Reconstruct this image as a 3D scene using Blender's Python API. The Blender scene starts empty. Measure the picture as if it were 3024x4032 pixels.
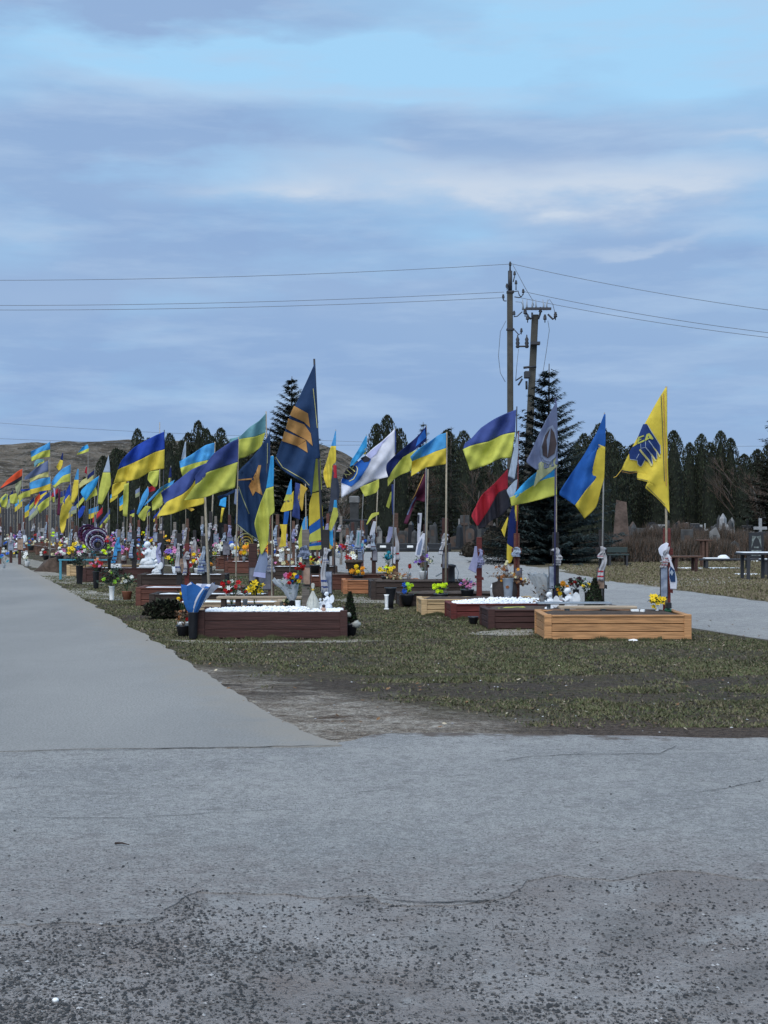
import bpy, bmesh, math, random
from mathutils import Vector, noise, geometry
rnd = random.Random(7)
C = bpy.context.scene.collection
S = bpy.context.scene
F = 5600.0; HZ = 2050.0; H = 1.6
# ------------------------------------------------------------------ camera
cam = bpy.data.cameras.new('camera'); camo = bpy.data.objects.new('camera', cam); C.objects.link(camo)
camo.location = (0, 0, H); camo.rotation_euler = (math.radians(90), 0, 0)
cam.sensor_fit = 'VERTICAL'; cam.sensor_height = 36; cam.lens = F/4032*36
cam.shift_y = (HZ-2016)/4032; cam.clip_start = .1; cam.clip_end = 3000
S.camera = camo
# ------------------------------------------------------------------ sky
SUN_EL, SUN_AZ = math.radians(50), math.radians(200)
w = bpy.data.worlds.new('World'); S.world = w; w.use_nodes = True
nt = w.node_tree; nt.nodes.clear()
def N(t, nt=nt, **k):
    n = nt.nodes.new(t)
    for a, b in k.items(): setattr(n, a, b)
    return n
def M(op, a, b=None, c=None, clamp=False, nt=nt):
    n = nt.nodes.new('ShaderNodeMath'); n.operation = op; n.use_clamp = clamp
    for i, v in enumerate((a, b, c)):
        if v is None: continue
        if isinstance(v, (int, float)): n.inputs[i].default_value = v
        else: nt.links.new(v, n.inputs[i])
    return n.outputs[0]
def MIX(f, a, b, nt=nt, mode='MIX'):
    n = nt.nodes.new('ShaderNodeMix'); n.data_type = 'RGBA'; n.blend_type = mode; n.clamp_factor = True
    if isinstance(f, (int, float)): n.inputs[0].default_value = f
    else: nt.links.new(f, n.inputs[0])
    for i, v in ((6, a), (7, b)):
        if isinstance(v, tuple): n.inputs[i].default_value = (v+(1,))[:4]
        else: nt.links.new(v, n.inputs[i])
    return n.outputs[2]
sky = N('ShaderNodeTexSky', sky_type='NISHITA', sun_disc=False, sun_elevation=SUN_EL, sun_rotation=SUN_AZ)
tc = N('ShaderNodeTexCoord'); sep = N('ShaderNodeSeparateXYZ'); nt.links.new(tc.outputs['Generated'], sep.inputs[0])
vx, vy, vz = sep.outputs
az = M('ARCTAN2', vx, vy); el = M('ARCSINE', vz)
def skynoise(sc, sz, det, off=0., rough=.55):
    mp = N('ShaderNodeMapping'); nt.links.new(tc.outputs['Generated'], mp.inputs[0])
    mp.inputs['Scale'].default_value = (sc, sc, sz); mp.inputs['Location'].default_value = (off, off*.7, off*.3)
    n = N('ShaderNodeTexNoise'); nt.links.new(mp.outputs[0], n.inputs['Vector'])
    n.inputs['Scale'].default_value = 1; n.inputs['Detail'].default_value = det; n.inputs['Roughness'].default_value = rough
    return n.outputs['Fac']
n1 = skynoise(4, 16, 6, 3.1); n2 = skynoise(11, 38, 5, 9.7); n3 = skynoise(3, 9, 3, 21.)
waz = M('ADD', az, M('MULTIPLY', M('SUBTRACT', n1, .5), .16))
wel = M('ADD', el, M('MULTIPLY', M('SUBTRACT', n2, .5), .05))
wel = M('ADD', wel, M('MULTIPLY', M('SUBTRACT', n3, .5), .09))
def gauss(x, y, sx, sy, wt):            # a cloud bank centred at azimuth and elevation
    a0, e0, sa, se = (x-829)/3072, (1125-y)/3072, sx/3072, sy/3072
    u = M('DIVIDE', M('SUBTRACT', waz, a0), sa); v = M('DIVIDE', M('SUBTRACT', wel, e0), se)
    return M('MULTIPLY', M('EXPONENT', M('MULTIPLY', M('ADD', M('MULTIPLY', u, u), M('MULTIPLY', v, v)), -1)), wt)
def total(items, base):
    r = base
    for it in items: r = M('ADD', r, gauss(*it))
    return r
base = M('ADD', .52, M('MULTIPLY', M('SUBTRACT', n1, .5), 2.2))
base = M('ADD', base, M('MULTIPLY', M('SUBTRACT', n2, .5), .9))
cov = total([(330, 40, 420, 75, .9), (250, 315, 520, 75, .85), (1150, 290, 400, 85, .8), (800, 800, 3000, 300, .8),
             (1250, 120, 120, 45, .5), (1450, 60, 420, 85, -1.2), (480, 175, 520, 55, -.9), (1560, 200, 260, 60, -.8), (900, 150, 200, 60, -.7), (830, 310, 150, 45, -.35)], base)
cov = M('MULTIPLY', M('SUBTRACT', cov, .05), .95, clamp=True)
hil = total([(1040, 405, 420, 55, 1.0), (620, 452, 160, 26, .9), (300, 230, 300, 30, .25), (1500, 420, 260, 40, .5), (1620, 318, 120, 14, .7), (1440, 530, 160, 12, .4), (100, 530, 160, 20, .3), (880, 320, 60, 14, .4), (330, 640, 800, 60, .12)], 0.0)
hil = M('MULTIPLY', hil, M('ADD', -.15, M('MULTIPLY', n2, 2.1)), clamp=True)
blue = MIX(.9, sky.outputs[0], (3.95, 6.95, 9.8))
cloud = MIX(M('MULTIPLY', M('SUBTRACT', n3, .3), 1.6, clamp=True), (2.70, 4.15, 6.75), (3.30, 4.85, 7.2))
col = MIX(cov, blue, cloud)
col = MIX(hil, col, (5.7, 6.7, 8.1))
col = MIX(M('MULTIPLY', M('SUBTRACT', skynoise(7, 44, 6, 33., .6), .48), 2.6, clamp=True), col, (4.4, 5.9, 8.0))
low = M('MULTIPLY', M('SUBTRACT', .07, el), 9.0, clamp=True)
col = MIX(M('MULTIPLY', low, .8), col, (3.85, 5.15, 7.05))
bg = N('ShaderNodeBackground'); bg.inputs[1].default_value = .05; nt.links.new(col, bg.inputs[0])
out = N('ShaderNodeOutputWorld'); nt.links.new(bg.outputs[0], out.inputs[0])
# ------------------------------------------------------------------ sun behind the overcast
sl = bpy.data.lights.new('sun', 'SUN'); sl.energy = 1.5; sl.angle = math.radians(70); sl.color = (1, .95, .88)
so = bpy.data.objects.new('sun', sl); C.objects.link(so)
so.rotation_euler = (math.radians(90)-SUN_EL, 0, math.pi-SUN_AZ+math.radians(0))
S.view_settings.view_transform = 'Standard'; S.view_settings.look = 'None'; S.view_settings.gamma = 1
S.view_settings.use_curve_mapping = False; S.view_settings.exposure = 1.0

# ------------------------------------------------------------------ materials
MC = {}
def mat(name, col, rough=.8, var=.12, scale=20., bump=0., bscale=60., metal=0., trans=0., spec=.35, stretch=None, col2=None, c2amt=.5):
    if name in MC: return MC[name]
    m = bpy.data.materials.new(name); m.use_nodes = True; MC[name] = m
    t = m.node_tree; b = t.nodes['Principled BSDF']
    b.inputs['Roughness'].default_value = rough; b.inputs['Metallic'].default_value = metal
    b.inputs['Specular IOR Level'].default_value = spec
    g = N('ShaderNodeTexCoord', t); mp = N('ShaderNodeMapping', t); t.links.new(g.outputs['Object'], mp.inputs[0])
    if stretch: mp.inputs['Scale'].default_value = stretch
    oi = N('ShaderNodeObjectInfo', t)
    cmb = N('ShaderNodeCombineXYZ', t)
    for i in range(3): t.links.new(M('MULTIPLY', oi.outputs['Random'], 17.+i*5, nt=t), cmb.inputs[i])
    t.links.new(cmb.outputs[0], mp.inputs['Location'])
    n = N('ShaderNodeTexNoise', t); t.links.new(mp.outputs[0], n.inputs['Vector']); n.inputs['Scale'].default_value = scale; n.inputs['Detail'].default_value = 5
    f = M('MULTIPLY', M('SUBTRACT', n.outputs['Fac'], .5, nt=t), 2.4, nt=t)
    c2 = col2 if col2 else tuple(min(1, c*(1+var*1.6)) for c in col)
    c1 = col if col2 else tuple(c*(1-var*1.6) for c in col)
    cc = MIX(M('ADD', M('MULTIPLY', f, .8, nt=t), .5 if not col2 else c2amt, nt=t, clamp=True), c1, c2, nt=t)
    v = M('ADD', .9, M('MULTIPLY', oi.outputs['Random'], .2, nt=t), nt=t)
    hs = N('ShaderNodeHueSaturation', t); t.links.new(cc, hs.inputs['Color']); t.links.new(v, hs.inputs['Value'])
    t.links.new(hs.outputs[0], b.inputs['Base Color'])
    if bump:
        n2_ = N('ShaderNodeTexNoise', t); t.links.new(mp.outputs[0], n2_.inputs['Vector']); n2_.inputs['Scale'].default_value = bscale; n2_.inputs['Detail'].default_value = 4
        bp = N('ShaderNodeBump', t); bp.inputs['Strength'].default_value = 1; bp.inputs['Distance'].default_value = bump
        t.links.new(n2_.outputs['Fac'], bp.inputs['Height']); t.links.new(bp.outputs[0], b.inputs['Normal'])
    if trans:
        tr = N('ShaderNodeBsdfTranslucent', t); t.links.new(hs.outputs[0], tr.inputs[0])
        mx = N('ShaderNodeMixShader', t); mx.inputs[0].default_value = trans
        t.links.new(b.outputs[0], mx.inputs[1]); t.links.new(tr.outputs[0], mx.inputs[2])
        t.links.new(mx.outputs[0], t.nodes['Material Output'].inputs[0])
    return m
FC = dict(badge=(.022, .05, .19), wrapblue=(.04, .17, .50), blue=(.018, .060, .36), royal=(.020, .115, .43), dkblue=(.012, .025, .13), sky=(.075, .33, .66), cyan=(.05, .36, .72), indigo=(.052, .082, .27), navy=(.02, .05, .13),
          yellow=(.66, .53, .07), lime=(.53, .55, .11), gold=(.64, .44, .08), cream=(.55, .52, .22), tan=(.46, .25, .09), towel=(.50, .51, .56), white=(.72, .74, .84), lilac=(.38, .40, .62),
          grey=(.22, .27, .40), greylilac=(.13, .165, .29), teal=(.16, .36, .42), red=(.44, .03, .05), orange=(.70, .10, .04), black=(.032, .032, .045), maroon=(.10, .02, .05),
          dark=(.05, .06, .09), khaki=(.33, .36, .22), palegrey=(.38, .46, .58), purple=(.12, .05, .14), brownish=(.065, .052, .06), peach=(.7, .45, .3), green=(.05, .12, .05), pink=(.6, .2, .35))
def fab(c): return mat('fabric_'+c, FC[c], rough=.75, var=.07, scale=9, trans=.22, spec=.2, bump=.012, bscale=7)
WOOD = dict(pine=(.42, .22, .10), lightpine=(.44, .31, .17), maroon=(.050, .021, .019), darkbrown=(.040, .027, .023), redbrown=(.11, .042, .030), orange=(.36, .15, .07), brown=(.10, .055, .04), red=(.11, .022, .020), beige=(.36, .28, .20), grey=(.16, .14, .125), black=(.022, .02, .022), palewood=(.34, .27, .2))
def wood(c): return mat('wood_'+c, WOOD[c], rough=.7, var=.30, scale=7, stretch=(.5, 5, 8), bump=.004, bscale=14)
def plain(c, col, rough=.6, var=.08, **k): return mat(c, col, rough=rough, var=var, **k)
MT = dict(
 pebble=plain('white_pebbles', (.80, .82, .86), .7, .1, scale=40), soil=plain('soil', (.07, .05, .04), .95, .3, scale=8, bump=.02, bscale=20),
 blackp=plain('black_plastic', (.02, .022, .028), .35), whitep=plain('white_plastic', (.78, .8, .82), .45), greyp=plain('grey_plastic', (.25, .29, .34), .45),
 metal=plain('grey_metal', (.25, .28, .32), .4, metal=.3), darkmetal=plain('dark_metal', (.035, .037, .045), .5), granite=plain('black_granite', (.03, .032, .037), .25),
 marble=plain('white_plaster', (.66, .70, .76), .6, .05, bump=.01, bscale=14), leaf=plain('leaf_green', (.035, .075, .028), .6, .35, scale=14), fir=plain('fir_green', (.022, .042, .028), .7, .3),
 dried=plain('dried_stems', (.16, .10, .06), .9, .3), pot=plain('terracotta', (.3, .12, .07), .8), turq=plain('turquoise_paint', (.06, .26, .36), .6), concrete=mat('concrete_pole', (.062, .060, .053), rough=.9, var=.2, scale=3, bump=.01, bscale=25),
 greenb=plain('green_bench_paint', (.028, .045, .045), .6), foil=plain('clear_film', (.62, .66, .7), .3, trans=.4), bagm=plain('bag_film', (.55, .56, .52), .4, .2, scale=12, trans=.2), tray=plain('green_ceramic', (.03, .14, .07), .3),
 snow=plain('snow_crust', (.82, .85, .9), .7, .05))

# ------------------------------------------------------------------ mesh helpers
class MB:
    def __init__(s): s.v = []; s.f = []; s.mi = []; s.m = []; s.cur = 0; s.sm = []
    def use(s, m):
        if m not in s.m: s.m.append(m)
        s.cur = s.m.index(m); return s
    def add(s, vs, fs, smooth=False):
        o = len(s.v); s.v += [tuple(v) for v in vs]
        for f in fs: s.f.append(tuple(i+o for i in f)); s.mi.append(s.cur); s.sm.append(smooth)
        return s
    def box(s, x0, x1, y0, y1, z0, z1, bev=0.0, jit=0.0):
        if bev:
            b = bev
            bm = bmesh.new(); bmesh.ops.create_cube(bm, size=1)
            for v in bm.verts: v.co = Vector(((x0+x1)/2+v.co.x*(x1-x0), (y0+y1)/2+v.co.y*(y1-y0), (z0+z1)/2+v.co.z*(z1-z0)))
            bmesh.ops.bevel(bm, geom=bm.edges[:], offset=b, segments=1, affect='EDGES')
            bm.verts.index_update(); s.add([v.co.copy() for v in bm.verts], [[v.index for v in f.verts] for f in bm.faces]); bm.free(); return s
        vs = [(x, y, z) for z in (z0, z1) for y in (y0, y1) for x in (x0, x1)]
        return s.add(vs, [(0, 2, 3, 1), (4, 5, 7, 6), (0, 1, 5, 4), (2, 6, 7, 3), (0, 4, 6, 2), (1, 3, 7, 5)])
    def tube(s, pts, r, n=8, r1=None, caps=True, smooth=True):
        pts = [Vector(p) for p in pts]; k = len(pts); rings = []
        for i, p in enumerate(pts):
            t = (pts[min(i+1, k-1)]-pts[max(i-1, 0)]).normalized()
            a = t.cross(Vector((0, 1, 0)) if abs(t.y) < .9 else Vector((1, 0, 0))).normalized(); b = t.cross(a)
            rr = r if not isinstance(r, (list, tuple)) else r[i]
            if r1 is not None: rr = r+(r1-r)*i/(k-1)
            rings.append([p+a*math.cos(q*2*math.pi/n)*rr+b*math.sin(q*2*math.pi/n)*rr for q in range(n)])
        vs = [v for g in rings for v in g]; fs = []
        for i in range(k-1):
            for q in range(n): fs.append((i*n+q, i*n+(q+1) % n, (i+1)*n+(q+1) % n, (i+1)*n+q))
        if caps: fs.append(tuple(range(n))[::-1]); fs.append(tuple(range((k-1)*n, k*n)))
        return s.add(vs, fs, smooth)
    def lathe(s, prof, c=(0, 0, 0), n=14, sx=1, sy=1, smooth=True):
        vs = [(c[0]+math.cos(q*2*math.pi/n)*r*sx, c[1]+math.sin(q*2*math.pi/n)*r*sy, c[2]+z) for r, z in prof for q in range(n)]; k = len(prof)
        fs = [(i*n+q, i*n+(q+1) % n, (i+1)*n+(q+1) % n, (i+1)*n+q) for i in range(k-1) for q in range(n)]
        fs += [tuple(range(n))[::-1], tuple(range((k-1)*n, k*n))]
        return s.add(vs, fs, smooth)
    def ball(s, c, rx, ry=None, rz=None, n=10, m=7, lump=0.0, seed=0):
        ry = ry or rx; rz = rz or rx; vs = [(c[0], c[1], c[2]-rz)]; fs = []
        for i in range(1, m):
            a = -math.pi/2+math.pi*i/m
            for q in range(n):
                b = 2*math.pi*q/n; d = Vector((math.cos(a)*math.cos(b), math.cos(a)*math.sin(b), math.sin(a)))
                k = 1+(lump*noise.noise(d*2.3+Vector((seed, seed*.7, 0))) if lump else 0)
                vs.append((c[0]+d.x*rx*k, c[1]+d.y*ry*k, c[2]+d.z*rz*k))
        vs.append((c[0], c[1], c[2]+rz)); t = len(vs)-1
        for q in range(n): fs.append((0, 1+(q+1) % n, 1+q)); fs.append((t, t-n+q, t-n+(q+1) % n))
        for i in range(m-2):
            for q in range(n): fs.append((1+i*n+q, 1+i*n+(q+1) % n, 1+(i+1)*n+(q+1) % n, 1+(i+1)*n+q))
        return s.add(vs, fs, True)
    def prism(s, pts, z0, z1):
        n = len(pts); co, _, fc, *_r = geometry.delaunay_2d_cdt([Vector(p) for p in pts], [(i, (i+1) % n) for i in range(n)], [], 1, 1e-5)
        s.add([(v.x, v.y, z1) for v in co], [tuple(f) for f in fc])
        vs = [(x, y, z1) for x, y in pts]+[(x, y, z0) for x, y in pts]
        s.add(vs, [(i, i+n, (i+1) % n+n, (i+1) % n) for i in range(n)]); return s
    def mesh(s, name):
        me = bpy.data.meshes.new(name); me.from_pydata(s.v, [], s.f)
        for m in s.m: me.materials.append(m)
        me.polygons.foreach_set('material_index', s.mi); me.polygons.foreach_set('use_smooth', s.sm); me.update(); return me
    def build(s, name, m=None, parent=None, label=None, world=False):
        if m is not None and not s.m: s.m = [m]
        if parent is not None and world:
            l = parent.location; s.v = [(a-l.x, b-l.y, c-l.z) for a, b, c in s.v]
        o = bpy.data.objects.new(name, s.mesh(name)); C.objects.link(o)
        if parent is not None: o.parent = parent
        if label: o['label'] = label
        return o
def link(name, me, parent=None, loc=(0, 0, 0), rot=(0, 0, 0), sc=1):
    o = bpy.data.objects.new(name, me); C.objects.link(o); o.parent = parent; o.location = loc; o.rotation_euler = rot
    o.scale = (sc, sc, sc) if isinstance(sc, (int, float)) else sc; return o
LAB = {}
def tag(o, label, cat, group=None):
    o['label'] = label; o['category'] = cat
    if group: o['group'] = group
    return o
def empty(name, loc, rz=0):
    o = bpy.data.objects.new(name, None); C.objects.link(o); o.location = loc; o.rotation_euler = (0, 0, rz); o.empty_display_size = .1; return o
def struct(o, kind='structure'): o['kind'] = kind; return o
def copy_tree(o, parent=None):
    c = o.copy(); C.objects.link(c); c.parent = parent
    for ch in o.children: copy_tree(ch, c)
    return c
def W(px, py, d): return Vector(((px-1512)*d/F, d, H-(py-HZ)*d/F))
def G(px, py): return W(px, py, 8960/(py-HZ))
def gx(px, d): return (px-1512)*d/F
ORD = 'first second third fourth fifth sixth seventh eighth ninth tenth eleventh twelfth thirteenth fourteenth fifteenth sixteenth seventeenth eighteenth nineteenth twentieth'.split()
def ordw(i):
    if i < 20: return ORD[i]
    t = {2: 'twenty', 3: 'thirty', 4: 'forty', 5: 'fifty', 6: 'sixty'}[(i+1)//10]
    return (t+'-'+ORD[(i+1) % 10-1]) if (i+1) % 10 else t[:-1]+'ieth'

# ------------------------------------------------------------------ ground
def posmat(name, build, rough=.95):
    m = bpy.data.materials.new(name); m.use_nodes = True; t = m.node_tree; b = t.nodes['Principled BSDF']
    b.inputs['Roughness'].default_value = rough; b.inputs['Specular IOR Level'].default_value = .2
    g = N('ShaderNodeNewGeometry', t); sp = N('ShaderNodeSeparateXYZ', t); t.links.new(g.outputs['Position'], sp.inputs[0])
    def nz(sc, det=4, rough=.6, st=None):
        n = N('ShaderNodeTexNoise', t); n.inputs['Scale'].default_value = sc; n.inputs['Detail'].default_value = det; n.inputs['Roughness'].default_value = rough
        src = g.outputs['Position']
        if st:
            mp = N('ShaderNodeMapping', t); mp.inputs['Scale'].default_value = st; t.links.new(src, mp.inputs[0]); src = mp.outputs[0]
        t.links.new(src, n.inputs['Vector']); return n.outputs['Fac']
    def m_(op, a, b_=None, clamp=False): return M(op, a, b_, None, clamp, nt=t)
    colr, h, dist = build(t, sp.outputs, nz, m_)
    t.links.new(colr, b.inputs['Base Color'])
    bp = N('ShaderNodeBump', t); bp.inputs['Distance'].default_value = dist; t.links.new(h, bp.inputs['Height']); t.links.new(bp.outputs[0], b.inputs['Normal'])
    return m
def ss(t, x, a, b):
    n = N('ShaderNodeMapRange', t); n.interpolation_type = 'SMOOTHSTEP'; n.clamp = True
    n.inputs[1].default_value = a; n.inputs[2].default_value = b; t.links.new(x, n.inputs[0]); return n.outputs[0]
def b_grass(t, xyz, nz, m_):
    n1, n2, n3, n4 = nz(1.1, 5), nz(7, 5), nz(45, 4, .7), nz(.35, 3)
    g = MIX(ss(t, n1, .35, .65), (.055, .056, .030), (.100, .084, .052), nt=t)
    g = MIX(ss(t, n2, .42, .62), g, (.105, .082, .062), nt=t)
    g = MIX(ss(t, n4, .52, .66), g, (.070, .052, .042), nt=t)
    # bare verge beside the road and muddy streaks
    line = m_('SUBTRACT', m_('ADD', xyz[1], m_('MULTIPLY', xyz[0], 1.45)), 12.5)
    line = m_('ADD', line, m_('MULTIPLY', m_('SUBTRACT', n1, .5), 3.2)); line = m_('ADD', line, m_('MULTIPLY', m_('SUBTRACT', n2, .5), 1.4))
    dirt = MIX(ss(t, nz(2.6, 6, .7, (1, 1.3, 1)), .38, .62), (.21, .17, .14), (.40, .36, .325), nt=t)
    dirt = MIX(ss(t, n3, .5, .7), dirt, (.42, .40, .375), nt=t)
    dirt = MIX(ss(t, nz(1.7, 6, .7, (1, 1.6, 1)), .54, .66), dirt, (.12, .085, .065), nt=t)
    c = MIX(ss(t, line, .9, -.9), g, dirt, nt=t)
    edge = m_('SUBTRACT', xyz[1], m_('ADD', 11.35, m_('MULTIPLY', m_('SUBTRACT', n2, .5), 2.2)))
    c = MIX(m_('MULTIPLY', ss(t, edge, .35, -.15), ss(t, xyz[0], .3, 1.6)), c, (.100, .074, .060), nt=t)
    mud = m_('MULTIPLY', ss(t, m_('ABSOLUTE', m_('SUBTRACT', xyz[1], 13.7)), 1.6, .3), ss(t, nz(1.3, 5, .65, (1, 1.6, 1)), .42, .56))
    c = MIX(m_('MULTIPLY', mud, .9), c, (.080, .062, .052), nt=t)
    c = MIX(m_('MULTIPLY', ss(t, xyz[0], 3.0, 6.5), ss(t, xyz[1], 18, 22)), c, MIX(ss(t, n2, .4, .6), (.12, .10, .065), (.17, .15, .11), nt=t), nt=t)
    sp = m_('ADD', m_('MULTIPLY', nz(16, 5, .75), .9), m_('MULTIPLY', nz(60, 4, .75), .9))
    c = MIX(ss(t, sp, .78, 1.02), MIX(1.0, c, (.50, .46, .42), nt=t, mode='MULTIPLY'), MIX(1.0, c, (1.45, 1.45, 1.4), nt=t, mode='MULTIPLY'), nt=t)
    c = MIX(m_('MULTIPLY', ss(t, nz(90, 2, .6), .62, .70), .5), c, (.30, .285, .26), nt=t)
    return c, m_('ADD', n3, m_('MULTIPLY', n2, 2)), .05
gm = posmat('ground_turf', b_grass)
bm = bmesh.new()
bmesh.ops.create_grid(bm, x_segments=90, y_segments=90, size=1)
for v in bm.verts:
    x, y = v.co.x*900, v.co.y*900+100
    v.co = Vector((x, y, 0))
me = bpy.data.meshes.new('ground'); bm.to_mesh(me); bm.free(); me.materials.append(gm)
struct(link('ground', me, loc=(0, 0, 0)))

def ragged(pts, amp=.05, step=.25, seed=0):
    out = []; n = len(pts)
    for i in range(n):
        a = Vector(pts[i]); b = Vector(pts[(i+1) % n]); L = (b-a).length; k = max(1, min(60, int(L/step)))
        nn = Vector((-(b-a).y, (b-a).x)).normalized()
        for q in range(k):
            p = a+(b-a)*q/k; s = noise.noise(Vector((p.x*1.3+seed, p.y*1.3, 0)))*amp*1.5+noise.noise(Vector((p.x*6+seed, p.y*6, 2)))*amp*.8
            out.append((p.x+nn.x*s, p.y+nn.y*s))
    return out
def g2(px, py): p = G(px, py); return (p.x, p.y)
def b_asph(t, xyz, nz, m_):
    n1, n2, n3, n4 = nz(.8, 4), nz(5, 5), nz(110, 3, .7), nz(38, 3, .6)
    c = MIX(ss(t, n1, .3, .7), (.34, .34, .342), (.43, .425, .42), nt=t)
    c = MIX(m_('MULTIPLY', ss(t, n2, .5, .72), .45), c, (.20, .195, .195), nt=t)
    c = MIX(m_('MULTIPLY', ss(t, nz(1.4, 5, .6, (1, 2.2, 1)), .55, .72), .5), c, (.38, .38, .39), nt=t)
    c = MIX(m_('MULTIPLY', ss(t, n3, .50, .64), .85), c, (.09, .085, .085), nt=t)
    c = MIX(m_('MULTIPLY', ss(t, n4, .52, .64), .6), c, (.50, .49, .49), nt=t)
    c = MIX(m_('MULTIPLY', ss(t, nz(24, 4, .7), .55, .66), .5), c, (.14, .13, .13), nt=t)
    c = MIX(m_('MULTIPLY', ss(t, nz(10, 6, .75, (1, .8, 1)), .50, .64), .55), c, (.235, .23, .228), nt=t)
    c = MIX(m_('MULTIPLY', ss(t, nz(3.2, 5, .7), .55, .68), .4), c, (.44, .435, .43), nt=t)
    up_ = m_('SUBTRACT', m_('ADD', xyz[1], m_('ADD', m_('MULTIPLY', m_('SUBTRACT', nz(2.6, 6, .75), .5), 1.5), m_('MULTIPLY', xyz[0], .03))), 10.55)
    c = MIX(m_('MULTIPLY', m_('MULTIPLY', ss(t, up_, -.12, .1), ss(t, m_('SUBTRACT', 14.0, xyz[1]), 0, .1)), .85), c, (.125, .092, .074), nt=t)
    near = m_('SUBTRACT', m_('ADD', 6.9, m_('MULTIPLY', m_('SUBTRACT', n1, .5), 2.4)), xyz[1]); near = m_('ADD', near, m_('MULTIPLY', m_('SUBTRACT', n2, .5), 1.6))
    dirty = MIX(ss(t, nz(9, 5, .7), .4, .6), (.27, .24, .235), (.36, .34, .335), nt=t)
    c = MIX(m_('MULTIPLY', ss(t, near, -.5, .8), .62), c, dirty, nt=t)
    c = MIX(m_('MULTIPLY', m_('MULTIPLY', ss(t, near, -.9, .6), ss(t, nz(60, 3, .7), .52, .62)), .7), c, (.07, .07, .072), nt=t)
    return c, m_('ADD', n3, n4), .02
am = posmat('old_asphalt', b_asph)
def b_road(t, xyz, nz, m_):
    n1, n2, n3 = nz(.5, 4, .5, (1, .4, 1)), nz(6, 4), nz(55, 4, .8)
    c = MIX(ss(t, n1, .3, .7), (.255, .253, .252), (.335, .328, .320), nt=t)
    c = MIX(m_('MULTIPLY', n2, .4), c, (.22, .22, .22), nt=t); c = MIX(m_('MULTIPLY', ss(t, n3, .44, .58), .65), c, (.15, .148, .145), nt=t)
    c = MIX(m_('MULTIPLY', ss(t, nz(2.2, 5, .65, (1, .5, 1)), .5, .8), .25), c, (.30, .297, .293), nt=t); c = MIX(m_('MULTIPLY', ss(t, nz(1.1, 4, .6), .55, .8), .3), c, (.17, .17, .17), nt=t)
    lane = m_('ADD', xyz[0], m_('MULTIPLY', xyz[1], .309))
    c = MIX(m_('MULTIPLY', ss(t, m_('ADD', lane, m_('MULTIPLY', m_('SUBTRACT', nz(2.5, 5, .7), .5), 1.3)), 2.0, 2.85), .8), c, (.27, .245, .215), nt=t)
    return c, n3, .006
rm = posmat('road_asphalt', b_road)
def b_worn(t, xyz, nz, m_):
    n1, n2, n3, n4 = nz(1.2, 4), nz(6, 5), nz(75, 4, .75), nz(2.6, 4)
    c = MIX(ss(t, n1, .35, .65), (.33, .30, .294), (.43, .405, .40), nt=t)
    c = MIX(m_('MULTIPLY', ss(t, n4, .48, .68), .45), c, (.18, .178, .178), nt=t)
    c = MIX(m_('MULTIPLY', ss(t, nz(1.9, 4), .52, .70), .4), c, (.24, .18, .15), nt=t); c = MIX(m_('MULTIPLY', ss(t, nz(2.3, 5, .65), .54, .66), .8), c, (.46, .45, .45), nt=t)
    c = MIX(m_('MULTIPLY', ss(t, n3, .5, .66), .9), c, (.075, .075, .078), nt=t)
    c = MIX(m_('MULTIPLY', ss(t, nz(130, 3, .7), .58, .68), .8), c, (.36, .36, .37), nt=t)
    return c, m_('ADD', n3, n2), .03
wm = posmat('worn_gravelly_asphalt', b_worn)
def sheet(name, pts, z, m, th=None):
    mb = MB(); mb.prism(pts, z-(th or z-.001), z); return struct(mb.build(name, m))
# worn base layer, upper asphalt layer, left road, right path
base_pts = ragged([(-30, -10), (40, -10), g2(9500, 2925), g2(3300, 2920), g2(2400, 2898), g2(2000, 2892), g2(1700, 2888), g2(1500, 2895), g2(1330, 2942), g2(0, 2966), (-30, 9.8)], .05)
sheet('crossroad_base', base_pts, .006, wm)
low = [(-1500, 3640), (0, 3660), (130, 3668), (250, 3645), (430, 3652), (600, 3648), (670, 3620), (700, 3550), (790, 3515), (1000, 3545), (1300, 3558), (1420, 3540), (1500, 3565), (1800, 3562), (1980, 3535), (2080, 3480), (2200, 3455), (2420, 3480), (2600, 3440), (3024, 3480), (4500, 3450)]
up = ragged([g2(*p) for p in low]+[(16, 10.2)]+[g2(3300, 2922), g2(2400, 2900), g2(2000, 2894), g2(1700, 2890), g2(1500, 2898), g2(1330, 2944), g2(0, 2967)]+[(-14, 9.8)], .075, .05, 5)
sheet('crossroad', up, .012, am)
sheet('left_road', ragged([g2(1335, 2946), (-.82, 11.2), (-3.1, 19), (-6.6, 30.4), (-18.6, 69), (-37, 130), (-45, 130), (-24, 60), (-12, 20), (-9, 9.75), g2(0, 2966)], .05, .16, 9), .019, rm)
pp = [(11, 12), (5.9, 16.5), (5.1, 19), (4.6, 21), (3.7, 25), (2.4, 30), (.8, 36), (-1.6, 45), (-5.2, 58), (-8, 70), (-30, 74), (-30, 80), (-6, 73), (4.8, 72), (5.1, 60), (4.7, 54), (5.6, 43), (6.0, 37), (7.5, 27.6), (9.6, 21), (20, 14)]
sheet('right_path', ragged(pp, .12, .4, 3), .010, posmat('path_asphalt', b_asph))
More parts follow.
